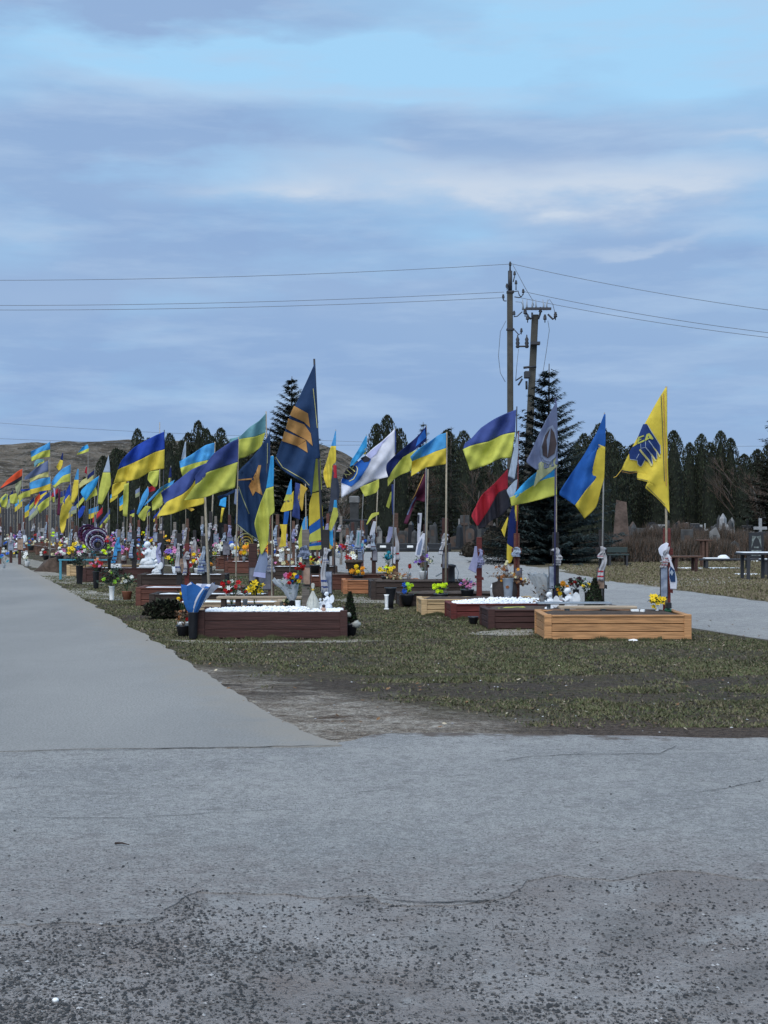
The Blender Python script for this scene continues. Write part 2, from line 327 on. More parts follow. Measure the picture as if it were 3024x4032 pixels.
# cracks
def strip(name, pts, wdt, z, m):
    P = [G(*p) for p in pts]; fine = []
    for a, b in zip(P, P[1:]):
        k = max(2, int((b-a).length/.06))
        for q in range(k):
            p = a.lerp(b, q/k); fine.append(Vector((p.x, p.y+noise.noise(p*7)*.035, 0)))
    fine.append(P[-1]); mb = MB(); vs = []; fs = []
    for i, p in enumerate(fine):
        w_ = wdt*(.4+abs(noise.noise(p*9))*1.6)*min(1, i/4, (len(fine)-1-i)/4+.05)
        vs += [(p.x, p.y-w_, z), (p.x, p.y+w_, z)]
        if i: fs.append((2*i-2, 2*i, 2*i+1, 2*i-1))
    mb.add(vs, fs); return struct(mb.build(name, m))
crk = plain('crack_dark', (.035, .033, .032), .95)
strip('road_joint', [(0, 2969), (500, 2960), (1000, 2951), (1360, 2944)], .007, .0205, crk)
strip('crack', [(1950, 3012), (2080, 2987), (2350, 2978), (2600, 2976), (2665, 2945), (2640, 2925)], .007, .0165, crk)
strip('crack', [(0, 3228), (520, 3232), (900, 3208), (1200, 3195)], .0035, .0165, crk)
strip('crack', [(1380, 3168), (1410, 3130), (1560, 3112), (1650, 3120)], .005, .0165, crk)
strip('crack', [(2700, 3140), (2880, 3110), (3000, 3080), (3024, 3060)], .005, .0165, crk)
strip('crack', [(130, 3660), (230, 3648), (340, 3646)], .010, .0165, crk)
strip('crack', [(1460, 3548), (1650, 3566), (1880, 3562), (2030, 3530)], .008, .0165, crk)
# pale sand / gravel patches round the graves
sandm = mat('pale_sand', (.24, .22, .19), rough=.95, var=.3, scale=5, bump=.02, bscale=30)
for nm, pts, z in [('gravel_patch', [(1800, 2495), (1960, 2482), (2120, 2475), (2260, 2482), (2150, 2500), (1950, 2506)], .005),
                  ('gravel_patch', [(1320, 2362), (1400, 2350), (1560, 2358), (1700, 2375), (1560, 2378), (1380, 2375)], .005),
                  ('gravel_patch', [(640, 2520), (900, 2526), (1420, 2518), (1560, 2524), (1400, 2532), (760, 2534)], .005),
                  ('gravel_patch', [(190, 2318), (330, 2318), (480, 2350), (560, 2368), (380, 2362), (240, 2345)], .005),
                  ('gravel_patch', [(80, 2248), (170, 2245), (290, 2270), (420, 2300), (300, 2305), (170, 2285)], .005),
                  ('gravel_patch', [(20, 2195), (110, 2200), (260, 2235), (160, 2240), (60, 2218)], .005),
                  ('gravel_patch', [(2450, 2300), (2700, 2275), (2900, 2272), (3080, 2300), (2800, 2305), (2560, 2320)], .005),
                  ('gravel_patch', [(2080, 2235), (2280, 2232), (2420, 2240), (2300, 2248), (2120, 2252)], .005),
                  ('gravel_patch', [(620, 2225), (760, 2222), (960, 2232), (1060, 2250), (820, 2246)], .005)]:
    P = ragged([g2(*p) for p in pts], .10, .15, z*1000+pts[0][0])
    mb = MB(); mb.add([(x, y, z+rnd.random()*.0) for x, y in P], [tuple(range(len(P)))]); o = struct(mb.build(nm, sandm))
# hill of spoil behind
def hillz(x, y):
    a = math.exp(-((y-215)/38)**2)
    prof = 12.6 if x < -42 else 12.6
    base = 13.1-1.2*max(0., min(1., (-48-x)/20))
    t2 = max(0., min(1., (x+12)/26)); base *= (1-t2*t2*(3-2*t2))
    b = base*(.86+.14*a) if y > 215 else base*min(1, max(0, (y-150)/58)**.75)
    n = noise.fractal(Vector((x*.06, y*.06, 1)), .8, 2.1, 5)
    return max(-.2, b+n*.75*min(1, b/4)+noise.noise(Vector((x*.35, y*.35, 4)))*.35*min(1, b/4))
bm = bmesh.new(); bmesh.ops.create_grid(bm, x_segments=260, y_segments=110, size=1)
for v in bm.verts:
    x = -60+v.co.x*105; y = 200+v.co.y*62; v.co = Vector((x, y, hillz(x, y)))
me = bpy.data.meshes.new('hill'); bm.to_mesh(me); bm.free()
def b_hill(t, xyz, nz, m_):
    n1, n2 = nz(.12, 6, .7, (1, 1, 3.5)), nz(.9, 5, .7)
    c = MIX(ss(t, n1, .4, .6), (.075, .060, .045), (.20, .165, .13), nt=t); c = MIX(ss(t, n2, .5, .65), c, (.26, .23, .20), nt=t); c = MIX(ss(t, nz(.35, 6, .75, (1, 1, 3)), .54, .62), c, (.045, .042, .03), nt=t)
    return c, m_('ADD', n2, n1), 1.8
me.materials.append(posmat('hill_soil', b_hill)); struct(link('hill', me))

# loose stones on the worn surface
def stone(mb, p, r):
    k = [rnd.uniform(.6, 1.2)*r for _ in range(6)]; a = rnd.random()*3; ca, sa = math.cos(a), math.sin(a)
    vs = [(p.x+x*ca-y*sa, p.y+x*sa+y*ca, p.z+z) for x, y, z in ((k[0], 0, 0), (0, k[1], .2*r), (-k[2], 0, 0), (0, -k[3], .1*r), (k[4]*.3, 0, k[5]*.65), (0, 0, -r*.3))]
    mb.add(vs, [(0, 1, 4), (1, 2, 4), (2, 3, 4), (3, 0, 4), (1, 0, 5), (2, 1, 5), (3, 2, 5), (0, 3, 5)])
smats = [plain('stone_dark', (.040, .042, .046), .9, .3), plain('stone_mid', (.12, .115, .115), .9, .3), plain('stone_light', (.36, .36, .37), .8, .2)]
mb = MB()
def dens(px, py):
    n = .5+.5*noise.noise(Vector((px/260, py/110, 0)))+.3*noise.noise(Vector((px/90, py/50, 7)))
    edge = 3655 if px < 640 else (3540 if px < 2080 else 3470)
    d = .04+.42*min(1, max(0, (py-edge+15)/60)) if py > edge-90 else .012+.04*min(1, max(0, (py-3250)/300))
    d *= max(.08, n)**1.8*1.5
    d += .5*math.exp(-((px-150)/550)**2-((py-3950)/160)**2)+.8*math.exp(-((px-720)/90)**2-((py-3600)/90)**2)+.5*math.exp(-((px-900)/420)**2-((py-3760)/70)**2)+.5*math.exp(-((px-300)/500)**2-((py-3700)/60)**2)+.45*math.exp(-((px-1480)/110)**2-((py-3545)/35)**2)+.5*math.exp(-((px-2000)/120)**2-((py-3560)/40)**2)
    return d
k = 0
while k < 19000:
    px = rnd.uniform(-500, 3500); py = 2060+890*(1+rnd.random()**.55*1.3)
    if py > 4200 or rnd.random() > dens(px, py): continue
    edge = 3655 if px < 640 else (3540 if px < 2080 else 3470)
    p = G(px, py); p.z = .008 if py > edge else .014
    r = .0028+.0075*rnd.random()**3.2+(.006 if rnd.random() < .012 else 0)
    mb.use(smats[0] if rnd.random() < .6 else (smats[1] if rnd.random() < .92 else smats[2])); stone(mb, p, r); k += 1
struct(mb.build('loose_gravel'), 'stuff')
mb = MB().use(smats[2])
for _ in range(70):
    px = rnd.uniform(700, 3024); py = rnd.uniform(2540, 2885); p = G(px, py); stone(mb, p, rnd.uniform(.006, .016))
struct(mb.build('scattered_pebbles'), 'stuff')
mb = MB().use(plain('twig_bark', (.035, .022, .018), .9)); p = G(480, 3340); mb.tube([p+Vector((-.035, .01, .022)), p+Vector((0, 0, .026)), p+Vector((.04, -.02, .022))], .006, 6, .002)
tag(mb.build('fallen_twig'), 'small dark fallen twig lying alone on the grey crossroad', 'twig')
mb = MB().use(MT['whitep']); mb.ball(tuple(G(218, 3955)+Vector((0, 0, .014))), .012, .009, .008, 8, 6, .3); tag(mb.build('white_stone'), 'small white stone in the gravel at the bottom left', 'stone')

# ------------------------------------------------------------------ grass
gmats = [plain('grass_green', (.070, .082, .036), .8, .35, scale=3), plain('grass_olive', (.115, .108, .056), .8, .3, scale=3), plain('grass_straw', (.17, .14, .10), .85, .2)]
mb = MB(); k = 0
def pathleft(y): # left boundary of the right path
    P = [(16.5, 5.9), (19, 5.1), (21, 4.6), (25, 3.7), (30, 2.4), (36, .8), (45, -1.6), (58, -5.2)]
    if y <= P[0][0]: return 99
    for (a, b), (c, e) in zip(P, P[1:]):
        if y <= c: return b+(e-b)*(y-a)/(c-a)
    return -5.2
while k < 165000:
    y = 11.0+(rnd.random()**1.8)*30; x = rnd.uniform(-.30*y-1, .30*y+1)
    if x < -.309*y+2.75 or x > pathleft(y)-.1: continue
    n = noise.noise(Vector((x*.9, y*.9, 0))); n2_ = noise.noise(Vector((x*4, y*4, 3)))
    line = y+1.45*x-12.5+n*2+n2_*1.2
    if line < .2+rnd.random()*1.4: continue
    if y < 11.9+n2_*1.6+n and rnd.random() < .85: continue
    if n+.6*n2_ < -.1 and rnd.random() < .7: continue
    if noise.noise(Vector((x*.45+9, y*.45, 5))) < -.16 and rnd.random() < .5: continue
    if abs(y-13.7) < 1.2 and noise.noise(Vector((x*1.0, y*1.5, 9))) > -.05 and rnd.random() < .93: continue
    h = rnd.uniform(.008, .026)*(1+.9*max(0, n2_)); wd = .0035+.00035*y; a = rnd.random()*6.28; dx, dy = math.cos(a)*wd, math.sin(a)*wd*.5
    lx, ly = rnd.gauss(0, .016), rnd.gauss(0, .016)
    r = rnd.random(); mb.use(gmats[0] if r < .50+n*.3 else (gmats[1] if r < .86 else gmats[2]))
    mb.add([(x-dx, y-dy, 0), (x+dx, y+dy, 0), (x+lx, y+ly, h)], [(0, 1, 2)]); k += 1
for (x0, x1, yy) in ((2.13, 4.15, 18.93), (1.5, 3.6, 20.7), (.95, 2.2, 22.9), (-2.55, -.5, 19.2), (.55, 1.2, 24.0), (-3.2, -1.4, 23.4)):
    for _ in range(1500):
        x = rnd.uniform(x0, x1); y = yy+abs(rnd.gauss(0, .02))*-1-.01
        if noise.noise(Vector((x*4, y, 1))) < -.1: continue
        h = rnd.uniform(.02, .055)*(1+noise.noise(Vector((x*5, 0, 4)))); mb.use(gmats[rnd.choice((0, 0, 1))]); lx = rnd.gauss(0, .02); mb.add([(x-.006, y, 0), (x+.006, y, 0), (x+lx, y-.01, h)], [(0, 1, 2)])
struct(mb.build('grass'), 'stuff')
mb = MB().use(plain('dead_leaf', (.16, .09, .045), .9, .4)).use(plain('dead_leaf_pale', (.36, .31, .23), .9, .3))
for _ in range(420):
    y = rnd.uniform(10.6, 24); x = rnd.uniform(-.27*y, .27*y)
    if x < -.309*y+2.6: continue
    mb.use(MC['dead_leaf'] if rnd.random() < .7 else MC['dead_leaf_pale']); q = rnd.uniform(.010, .028); a = rnd.random()*6; u = Vector((math.cos(a), math.sin(a), rnd.uniform(-.2, .5)))*q; v = Vector((-math.sin(a), math.cos(a), rnd.uniform(0, .5)))*q*.6; p = Vector((x, y, .022)); mb.add([p-u, p-v, p+u, p+v], [(0, 1, 2, 3)])
struct(mb.build('dead_leaves'), 'stuff')
mb = MB(); k = 0
while k < 26000:  # paler grass beyond the path
    y = 22+rnd.random()**1.5*34; x = rnd.uniform(2, .30*y+1)
    xr = 7.5+(27.6-y)*.165 if y < 37 else 5.6
    if x < xr+.2: continue
    h = rnd.uniform(.02, .06); wd = .003+.0005*y; lx = rnd.gauss(0, .02)
    mb.use(gmats[1] if rnd.random() < .55 else gmats[2]); mb.add([(x-wd, y, 0), (x+wd, y, 0), (x+lx, y+lx, h)], [(0, 1, 2)]); k += 1
struct(mb.build('pale_grass'), 'stuff')

# ------------------------------------------------------------------ poles and wires
conc = MT['concrete']
def insul(mb, p, s=1.0):
    mb.use(MT['darkmetal']).lathe([(.018*s, -.10*s), (.02*s, 0), (.06*s, .01*s), (.075*s, .05*s), (.05*s, .07*s), (.07*s, .11*s), (.04*s, .16*s), (.05*s, .19*s), (.02*s, .21*s)], p, 10)
D1 = 59.5
def pole(name, base, top, w0, w1, label):
    r = empty(name, base); mb = MB().use(conc); k = 10; vs = []
    for i in range(k+1):
        t = i/k; p = (Vector(top)-Vector(base))*t; w_ = w0+(w1-w0)*t; q = w_*.5; c = q*.25
        vs += [(p.x-q, p.y-q+c, p.z), (p.x-q+c, p.y-q, p.z), (p.x+q-c, p.y-q, p.z), (p.x+q, p.y-q+c, p.z), (p.x+q*.8, p.y+q, p.z), (p.x-q*.8, p.y+q, p.z)]
    fs = [(i*6+j, i*6+(j+1) % 6, (i+1)*6+(j+1) % 6, (i+1)*6+j) for i in range(k) for j in range(6)]+[tuple(range(k*6, k*6+6))]
    mb.add(vs, fs); mb.build('shaft', None, r); tag(r, label, 'utility pole'); return r
b1 = Vector((gx(2010, D1), D1, 0)); t1 = W(2007, 1148, D1)
p1 = pole('utility_pole', b1, t1, .28, .245, 'tall upright concrete utility pole carrying the overhead wires')
b2 = Vector((gx(2060, D1-1.5), D1-1.5, 0)); t2 = W(2106, 1240, D1-.5)
p2 = pole('utility_pole', b2, t2, .33, .28, 'shorter leaning concrete pole with a crossarm beside the upright pole')
def part(nm, fn, root, lab=None):
    mb = MB(); fn(mb); return mb.build(nm, None, root, lab, world=True)
def Q(x, y, dd=0): # coordinates in the enlarged view of the pole head
    return W(1900+x*500/1536, 980+y*720/2212, D1+dd)
def tb(pts, r, m='darkmetal', dd=-.2): return lambda mb: mb.use(MT[m]).tube([Q(x, y, dd) for x, y in pts], r, 6)
part('top_pin', tb([(333, 500), (333, 265)], .09, dd=0), p1); part('top_rod', tb([(333, 265), (333, 190)], .035, dd=0), p1)
part('clamp', lambda mb: mb.use(MT['darkmetal']).box(Q(292, 0).x, Q(378, 0).x, D1-.17, D1+.17, Q(0, 535).z, Q(0, 510).z), p1)
part('clamp', lambda mb: mb.use(MT['darkmetal']).box(Q(290, 0).x, Q(380, 0).x, D1-.17, D1+.17, Q(0, 985).z, Q(0, 965).z), p1)
for pts in ([(370, 520), (430, 510), (445, 560), (470, 580), (490, 545)], [(385, 580), (440, 590), (470, 575)], [(290, 630), (262, 630), (248, 600)], [(370, 400), (385, 340)], [(405, 500), (405, 440)], [(300, 490), (295, 460)], [(378, 820), (420, 815), (480, 760)], [(378, 970), (440, 1040), (470, 1010)]):
    part('bracket', tb(pts, .022), p1)
for x, y in ((335, 205), (388, 320), (405, 430), (492, 535), (250, 600), (295, 470), (470, 1010), (382, 800)):
    part('insulator', lambda mb: insul(mb, tuple(Q(x, y, -.2)), .85), p1)
# leaning pole fittings
part('crossarm', lambda mb: mb.use(MT['darkmetal']).box(Q(495, 0).x, Q(800, 0).x, D1-.95, D1-.8, Q(0, 775).z, Q(0, 748).z), p2)
for pts in ([(525, 770), (560, 830), (590, 850)], [(700, 770), (675, 850)], [(790, 790), (850, 850), (880, 830)], [(600, 770), (600, 850)]): part('bracket', tb(pts, .04, dd=-.8), p2)
for x, y in ((515, 790), (545, 860), (755, 860), (882, 830), (700, 770)): part('insulator', lambda mb: insul(mb, tuple(Q(x, y, -.85)), 1.1), p2)
for x, y in ((490, 740), (535, 740), (605, 740), (650, 740), (735, 740), (780, 740)):
    part('spike_terminal', lambda mb: mb.use(MT['greyp']).tube([Q(x, y, -.85), Q(x+rnd.uniform(-6, 6), y-60, -.85), Q(x+rnd.uniform(-16, 16), y-130, -.85)], .05, 6, .012), p2)
part('clamp', lambda mb: mb.use(MT['darkmetal']).box(Q(553, 0).x, Q(662, 0).x, D1-1.15, D1-.8, Q(0, 1195).z, Q(0, 1162).z), p2)
part('arrester_arm', tb([(415, 1180), (560, 1178)], .035, dd=-1), p2)
for x in (425, 535): part('arrester', lambda mb: mb.use(MT['darkmetal']).lathe([(.05, 0), (.09, .05), (.06, .12), (.09, .2), (.06, .28), (.08, .36), (.03, .46), (.02, .55)], tuple(Q(x, 1200, -1)), 8), p2)
part('clamp', tb([(495, 1438), (560, 1430), (650, 1425)], .05, dd=-1), p2)
part('switch_drive', lambda mb: (mb.use(MT['darkmetal']).box(Q(470, 0).x, Q(540, 0).x, D1-1.3, D1-1.0, Q(0, 1600).z, Q(0, 1515).z, .03), mb.tube([Q(480, 1540, -1), Q(405, 1590, -1)], .03, 5), mb.tube([Q(480, 1570, -1), Q(432, 1650, -1)], .04, 5), mb.tube([Q(530, 1600, -1), Q(532, 1700, -1)], .05, 5)), p2)
part('clamp', lambda mb: mb.use(MT['darkmetal']).box(W(2047, 0, D1-1.4).x, W(2092, 0, D1-1.4).x, D1-1.75, D1-1.2, W(0, 1728, D1).z, W(0, 1720, D1).z), p2)
wirem = plain('wire_metal', (.13, .15, .18), .5)
def wire(pts, r, label, grp='overhead power lines'):
    mb = MB().use(wirem); P = []
    for a, b in zip(pts, pts[1:]):
        for q in range(12): P.append(a.lerp(b, q/12))
    P.append(pts[-1]); mb.tube(P, r, 5, caps=False); return tag(mb.build('power_line'), label, 'power line', grp)
def sag(a, b, s, n=14):
    return [a.lerp(b, i/n)-Vector((0, 0, 4*s*(i/n)*(1-i/n))) for i in range(n+1)]
wire(sag(W(-900, 1092, 62), W(2005, 1040, D1), .35), .011, 'topmost overhead wire running left from the upright pole')
wire(sag(W(-900, 1192, 62), W(1985, 1150, D1), .3), .011, 'middle overhead wire running left from the upright pole')
wire(sag(W(-900, 1208, 62.4), W(1978, 1172, D1-.3), .3), .011, 'lower overhead wire running left from the upright pole')
wire(sag(W(2012, 1038, D1), W(3500, 1275, 54), .25), .011, 'topmost overhead wire sloping right from the upright pole')
wire(sag(W(2062, 1148, D1), W(3500, 1358, 54), .25), .011, 'middle overhead wire sloping right from the upright pole')
wire(sag(W(2028, 1168, D1), W(3500, 1374, 54), .25), .011, 'lower overhead wire sloping right from the upright pole')
for a, b, l in ((W(-400, 1632, 150), W(1200, 1722, 150), 'upper thin distant wire at left above the spoil hill'), (W(-400, 1708, 150), W(1500, 1752, 150), 'lower thin distant wire at left above the spoil hill'), (W(1200, 1732, 150), W(3300, 1752, 150), 'thin distant wire low in the sky behind the trees')):
    wire(sag(a, b, .4), .018, l, 'distant thin wires')
for pts, l in (([(283, 870), (215, 1000), (192, 1300), (215, 1500), (275, 1610)], 'thin cable looping out left of the upright pole'), ([(790, 870), (808, 980), (770, 1250), (730, 1500), (640, 1640)], 'thin cable looping right of the leaning pole'),
               ([(435, 1210), (415, 1400), (400, 1600)], 'thin cable hanging between the two poles'), ([(365, 190), (430, 310), (520, 480), (600, 610), (620, 690)], 'jumper cable from the top insulator to the crossarm'),
               ([(780, 640), (810, 610), (850, 670), (880, 790)], 'short jumper cable arched over the right end of the crossarm'), ([(400, 640), (470, 645), (500, 720)], 'short jumper cable over the left end of the crossarm')):
    mb = MB().use(wirem).tube([Q(x, y, -.6) for x, y in pts], .012, 5); tag(mb.build('cable'), l, 'cable', 'slack cables at the poles')
bp_ = Vector((gx(2090, 60), 60, 0))
mb = MB().use(sandm); mb.ball((0, 0, -.05), 1.15, .8, .42, 16, 8, .5, 3); o = mb.build('dirt_mound'); o.location = (gx(2110, 57), 57, 0); tag(o, 'low heap of pale dug soil at the foot of the leaning pole', 'soil heap')
mb = MB().use(MT['soil']); mb.ball((0, 0, -.05), 1.0, .9, .5, 16, 8, .5, 9); o = mb.build('dirt_mound'); o.location = (gx(268, 45), 45, 0); tag(o, 'low mound of dark bare soil beside the left row of graves', 'soil heap')

# ------------------------------------------------------------------ trees
tfol = [plain('thuja_dark', (.014, .019, .013), .9, .3, scale=2), plain('thuja_mid', (.026, .036, .018), .9, .3, scale=2), plain('thuja_brown', (.034, .032, .020), .9, .3, scale=2)]
bark = plain('bark', (.06, .05, .042), .9, .2)
def leafquad(mb, p, s, up=.6):
    a = rnd.random()*6.28; b = rnd.gauss(0, .5); t = Vector((math.cos(a)*(1-up), math.sin(a)*(1-up), up+.3*rnd.random())).normalized()*s
    u = Vector((-math.sin(a), math.cos(a), b*.4)).normalized()*s*.42
    mb.add([p-u*.6, p+u*.6, p+t*.6+u*.5, p+t, p+t*.6-u*.5], [(0, 1, 2, 3, 4)])
def thuja_mesh(stems, n, seed, s=.12, hh=6.0):
    r = random.Random(seed); mb = MB(); tr = MB().use(bark)
    for (x, y, h, w_) in stems:
        tr.tube([(x, y, 0), (x, y, h*.8)], .09, 6, .02)
        # dark inner body so the crown is not see-through
        prof = [(.02+w_*.44*(1-t**3.0)**.8, t*h*.93) for t in [i/12 for i in range(1, 13)]]
        mb.use(tfol[0]).lathe(prof, (x, y, .05), 9)
        for _ in range(int(n*h/6*1.5)):
            t = r.random()**.7; prr = w_*.56*(min(1, (t*6+.55))**.5)*(1-t**4.5)**.55+.02
            a = r.random()*6.28; lump = 1+.13*noise.noise(Vector((math.cos(a)*1.5+x*3, math.sin(a)*1.5+seed, t*h*1.1)))+.12*noise.noise(Vector((math.cos(a)*4, math.sin(a)*4+seed, t*h*3)))
            q = prr*lump*(1-.4*r.random()**3)*(r.random()**.5 if t > .76 and r.random() < .4 else 1); p = Vector((x+math.cos(a)*q, y+math.sin(a)*q, .12+t*h*.97))
            mb.use(tfol[r.choice((0, 0, 1, 1, 1, 2))]); leafquad(mb, p, s*r.uniform(.6, 1.35))
    return mb.mesh('crown'), tr.mesh('trunk')
T1 = [thuja_mesh([(0, 0, 6, 1.9)], 2600, i) for i in range(3)]
T3 = [thuja_mesh([(-.75, 0, 5.5, 1.65), (.1, .2, 6.1, 1.75), (.85, -.1, 5.7, 1.6)], 2000, 20+i) for i in range(3)]
T2 = [thuja_mesh([(-.5, 0, 5.6, 1.85), (.55, .1, 6.1, 1.85)], 2300, 40+i) for i in range(2)]
def tree(kind, px, ptop, d, wpx, label, var=0, grp='columnar thuja trees behind the graves', base=0):
    ms = {1: T1, 2: T2, 3: T3}[kind]; me = ms[var % len(ms)]; bw = {1: 1.5, 2: 2.25, 3: 2.6}[kind]
    h = H-(ptop-HZ)*d/F; wd = wpx*d/F
    r = empty('thuja_tree', (gx(px, d), d, 0), 0); sc = (wd/bw, wd/bw, h/6.05)
    a = rnd.random()*6.28 if kind == 1 else rnd.choice((0, math.pi))
    link('crown', me[0], r, rot=(0, 0, a), sc=sc); link('trunk', me[1], r, rot=(0, 0, a), sc=sc)
    tag(r, label, 'tree', grp); return r
TL = [(2, 565, 1692, 88, 90, 'left'), (1, 632, 1725, 86, 65, ''), (1, 668, 1703, 84, 62, ''), (3, 775, 1660, 88, 120, ''), (1, 715, 1730, 86, 55, ''), (3, 875, 1690, 92, 130, ''), (2, 430, 1768, 95, 100, ''), (1, 505, 1790, 92, 50, ''), (1, 950, 1740, 94, 70, ''), (1, 1010, 1760, 94, 80, ''),
      (3, 1530, 1640, 88, 145, ''), (1, 1700, 1735, 98, 70, ''), (2, 1795, 1700, 92, 120, ''), (1, 1760, 1690, 97, 90, ''), (1, 1860, 1760, 94, 90, ''), (2, 1935, 1770, 97, 110, ''), (2, 2330, 1672, 78, 130, ''), (1, 2425, 1735, 85, 110, ''), (1, 2495, 1745, 88, 90, ''), (3, 2550, 1760, 93, 110, ''), (1, 2653, 1692, 86, 75, ''), (2, 2738, 1712, 90, 100, ''), (3, 2835, 1700, 86, 125, ''), (1, 2595, 1790, 86, 80, ''),
      (1, 2930, 1785, 84, 70, ''), (2, 3010, 1740, 88, 120, ''), (1, 2395, 1700, 82, 80, ''), (1, 2270, 1745, 86, 80, ''), (1, 3110, 1720, 86, 120, ''), (3, 330, 1880, 112, 60, '')]
TN = ['two-topped dark thuja left of centre beside the big blue flag', 'narrow thuja just right of the two-topped one at left', 'rounded slim thuja behind the big blue and yellow flag', 'tallest dark thuja clump in the left half', 'low thuja filling the gap left of the tallest clump', 'three-topped thuja clump right of the tallest left one', 'squat flat-topped thuja on the left against the hill', 'short thuja between the squat one and the two-topped one',
      'low thuja left of the dark spruce', 'low thuja at the foot of the dark spruce', 'tall three-domed thuja standing alone in the centre', 'small pointed thuja right of the centre conifer', 'broad thuja behind the light blue flag in the centre', 'taller thuja top peeping behind the centre flags', 'thuja left of the red and black flag', 'low thuja close to the left of the utility pole', 'broad thuja right of the blue spruce', 'thuja behind the gap between the two right flags', 'thuja left of the big yellow flag', 'bushy thuja behind the tip of the big yellow flag',
      'slim thuja just right of the yellow flag pole', 'twin-topped thuja in the right row', 'three-topped thuja in the right row, broad at the base', 'short thuja partly hidden by the big yellow flag', 'low thuja in the dip near the right edge', 'thuja under the spruce at the right edge', 'thuja tucked behind the blue spruce on its right', 'thuja low behind the right flank of the blue spruce', 'thuja at the extreme right of the tree row', 'small distant thuja behind the left flags']
rt_ = random.Random(4)
for i in range(46):
    TL.append((rt_.choice((2, 3, 3)), 505+i*13.5 if i < 42 and i < 21 else 1455+(i-21)*66, rt_.uniform(1770, 1860) if i < 21 else rt_.uniform(1815, 1885), rt_.uniform(104, 112), rt_.uniform(130, 180), ''))
    TN.append('dark thuja in the rear row %s, %s from the left' % (('at left', ordw(i)) if i < 21 else ('right of centre', ordw(i-21))))
for i, (t, l) in enumerate(zip(TL, TN)): tree(t[0], t[1], t[2], t[3], t[4], l, i)
def spruce(px, ptop, d, rad, label, seed, blue=0, n=1.0, zmin=.3, name='spruce_tree', dense=1.0):
    r = random.Random(seed); h = H-(ptop-HZ)*d/F
    cm = [plain('spruce_a%d' % blue, (.016, .030, .030) if blue else (.018, .026, .016), .9, .3), plain('spruce_b%d' % blue, (.032, .052, .054) if blue else (.028, .036, .022), .9, .3)]
    root = empty(name, (gx(px, d), d, 0)); MB().use(bark).tube([(0, 0, 0), (0, 0, h*.5), (.02, 0, h)], .13, 6, .015).build('trunk', None, root)
    mb = MB(); bw = MB().use(bark); z = zmin
    while z < h-.1:
        t = z/h; L0 = rad*(1-t)**.92+.10; k = max(3, int((4+8*(1-t))*n))
        for q in range(k):
            a = r.random()*6.28; L = L0*r.uniform(.6, 1.12); dr = -.28*(1-t)+.35*t
            zz = z+r.uniform(-.05, .05)-.05; m = max(3, int(L/.13)); pts = []
            for i in range(m+1):
                s_ = i/m; pts.append(Vector((math.cos(a)*L*s_, math.sin(a)*L*s_, zz+L*(dr*s_+.22*s_*s_))))
            bw.tube([pts[0], pts[m//2], pts[-1]], .018, 3, .004, caps=False)
            for i in range(1, m+1):
                for _ in range(int((2+4*(1-i/m*.5))*dense+r.random())):
                    mb.use(cm[0] if r.random() < .55 else cm[1])
                    o = Vector((r.gauss(0, .06), r.gauss(0, .06), r.gauss(-.02, .04))); sgn = r.choice((-1, 1)); b = a+sgn*r.uniform(.3, 1.1)
                    t_ = Vector((math.cos(b), math.sin(b), r.uniform(-.5, .25)))*r.uniform(.12, .30)*(1.15-.5*i/m); u = Vector((-t_.y, t_.x, .2*t_.length)).normalized()*.028
                    p = pts[i]+o*.5; mb.add([p-u, p+u, p+t_+u*.3, p+t_-u*.3], [(0, 1, 2, 3)])
        z += .20+.14*t
    mb.build('crown', None, root); bw.build('branches', None, root, None); tag(root, label, 'tree', 'spruces'); return root
spruce(2160, 1432, 53, 2.75, 'large blue spruce right of the utility poles', 3, 1, 2.3, .25, dense=2.3)
spruce(1148, 1482, 74, 3.3, 'dark spruce rising behind the tall navy flag', 8, 0, 2.6, .6, dense=2.2)
spruce(1665, 1662, 88, 1.5, 'small spruce between the thuja clump and the light blue flag', 12, 0, 1.3, .6)
spruce(1775, 1680, 84, 1.1, 'thin spruce top right of the light blue flag in the centre', 14, 0, 1.2, .6)
spruce(3070, 1590, 66, 2.5, 'dark spruce cut off by the right edge', 17, 0, 1.6, .6, dense=1.3)
# bushes: dense dwarf conifer, twiggy hedges, bare trees
def bush(px, d, rx, h, label, mats_, n, seed, name='shrub', tw=False, flat=1.0):
    r = random.Random(seed); root = empty(name, (gx(px, d), d, 0)); mb = MB()
    if not tw: mb.use(mats_[0]).ball((0, 0, h*.42), rx*.82, rx*.7, h*.48, 12, 8, .3, seed)
    for _ in range(n):
        a = r.random()*6.28; e = math.asin(r.random()); k = 1-.5*r.random()**2.5
        if tw:
            bx = r.uniform(-rx, rx); by = r.uniform(-.6, .6); hh = h*(.55+.45*r.random())*(1-.35*abs(bx/rx)**3)*(1+.2*noise.noise(Vector((bx*2, seed, 0))))
            z0 = r.random()*hh*.6; lean = Vector((r.gauss(0, .22), r.gauss(0, .22), 1)); L = (hh-z0)*r.uniform(.35, 1); p = Vector((bx, by, z0)); q = p+lean*L; u = Vector((.009+.006*r.random(), 0, 0))
            mb.use(r.choice(mats_)); mb.add([p-u, p+u, q+u*.3], [(0, 1, 2)])
        else:
            lump = 1+.2*noise.noise(Vector((math.cos(a)*2, math.sin(a)*2+seed, e*3)))
            p = Vector((math.cos(a)*math.cos(e)*rx*k*lump, math.sin(a)*math.cos(e)*rx*k*.8*lump, .05+math.sin(e)*h*k*lump*.92)); mb.use(r.choice(mats_)); leafquad(mb, p, .09*r.uniform(.6, 1.3), .4)
    mb.build('twigs' if tw else 'foliage', None, root)
    MB().use(bark).tube([(0, 0, 0), (0, 0, h*.5)], .04, 5, .01).build('stem', None, root); return tag(root, label, 'bush')
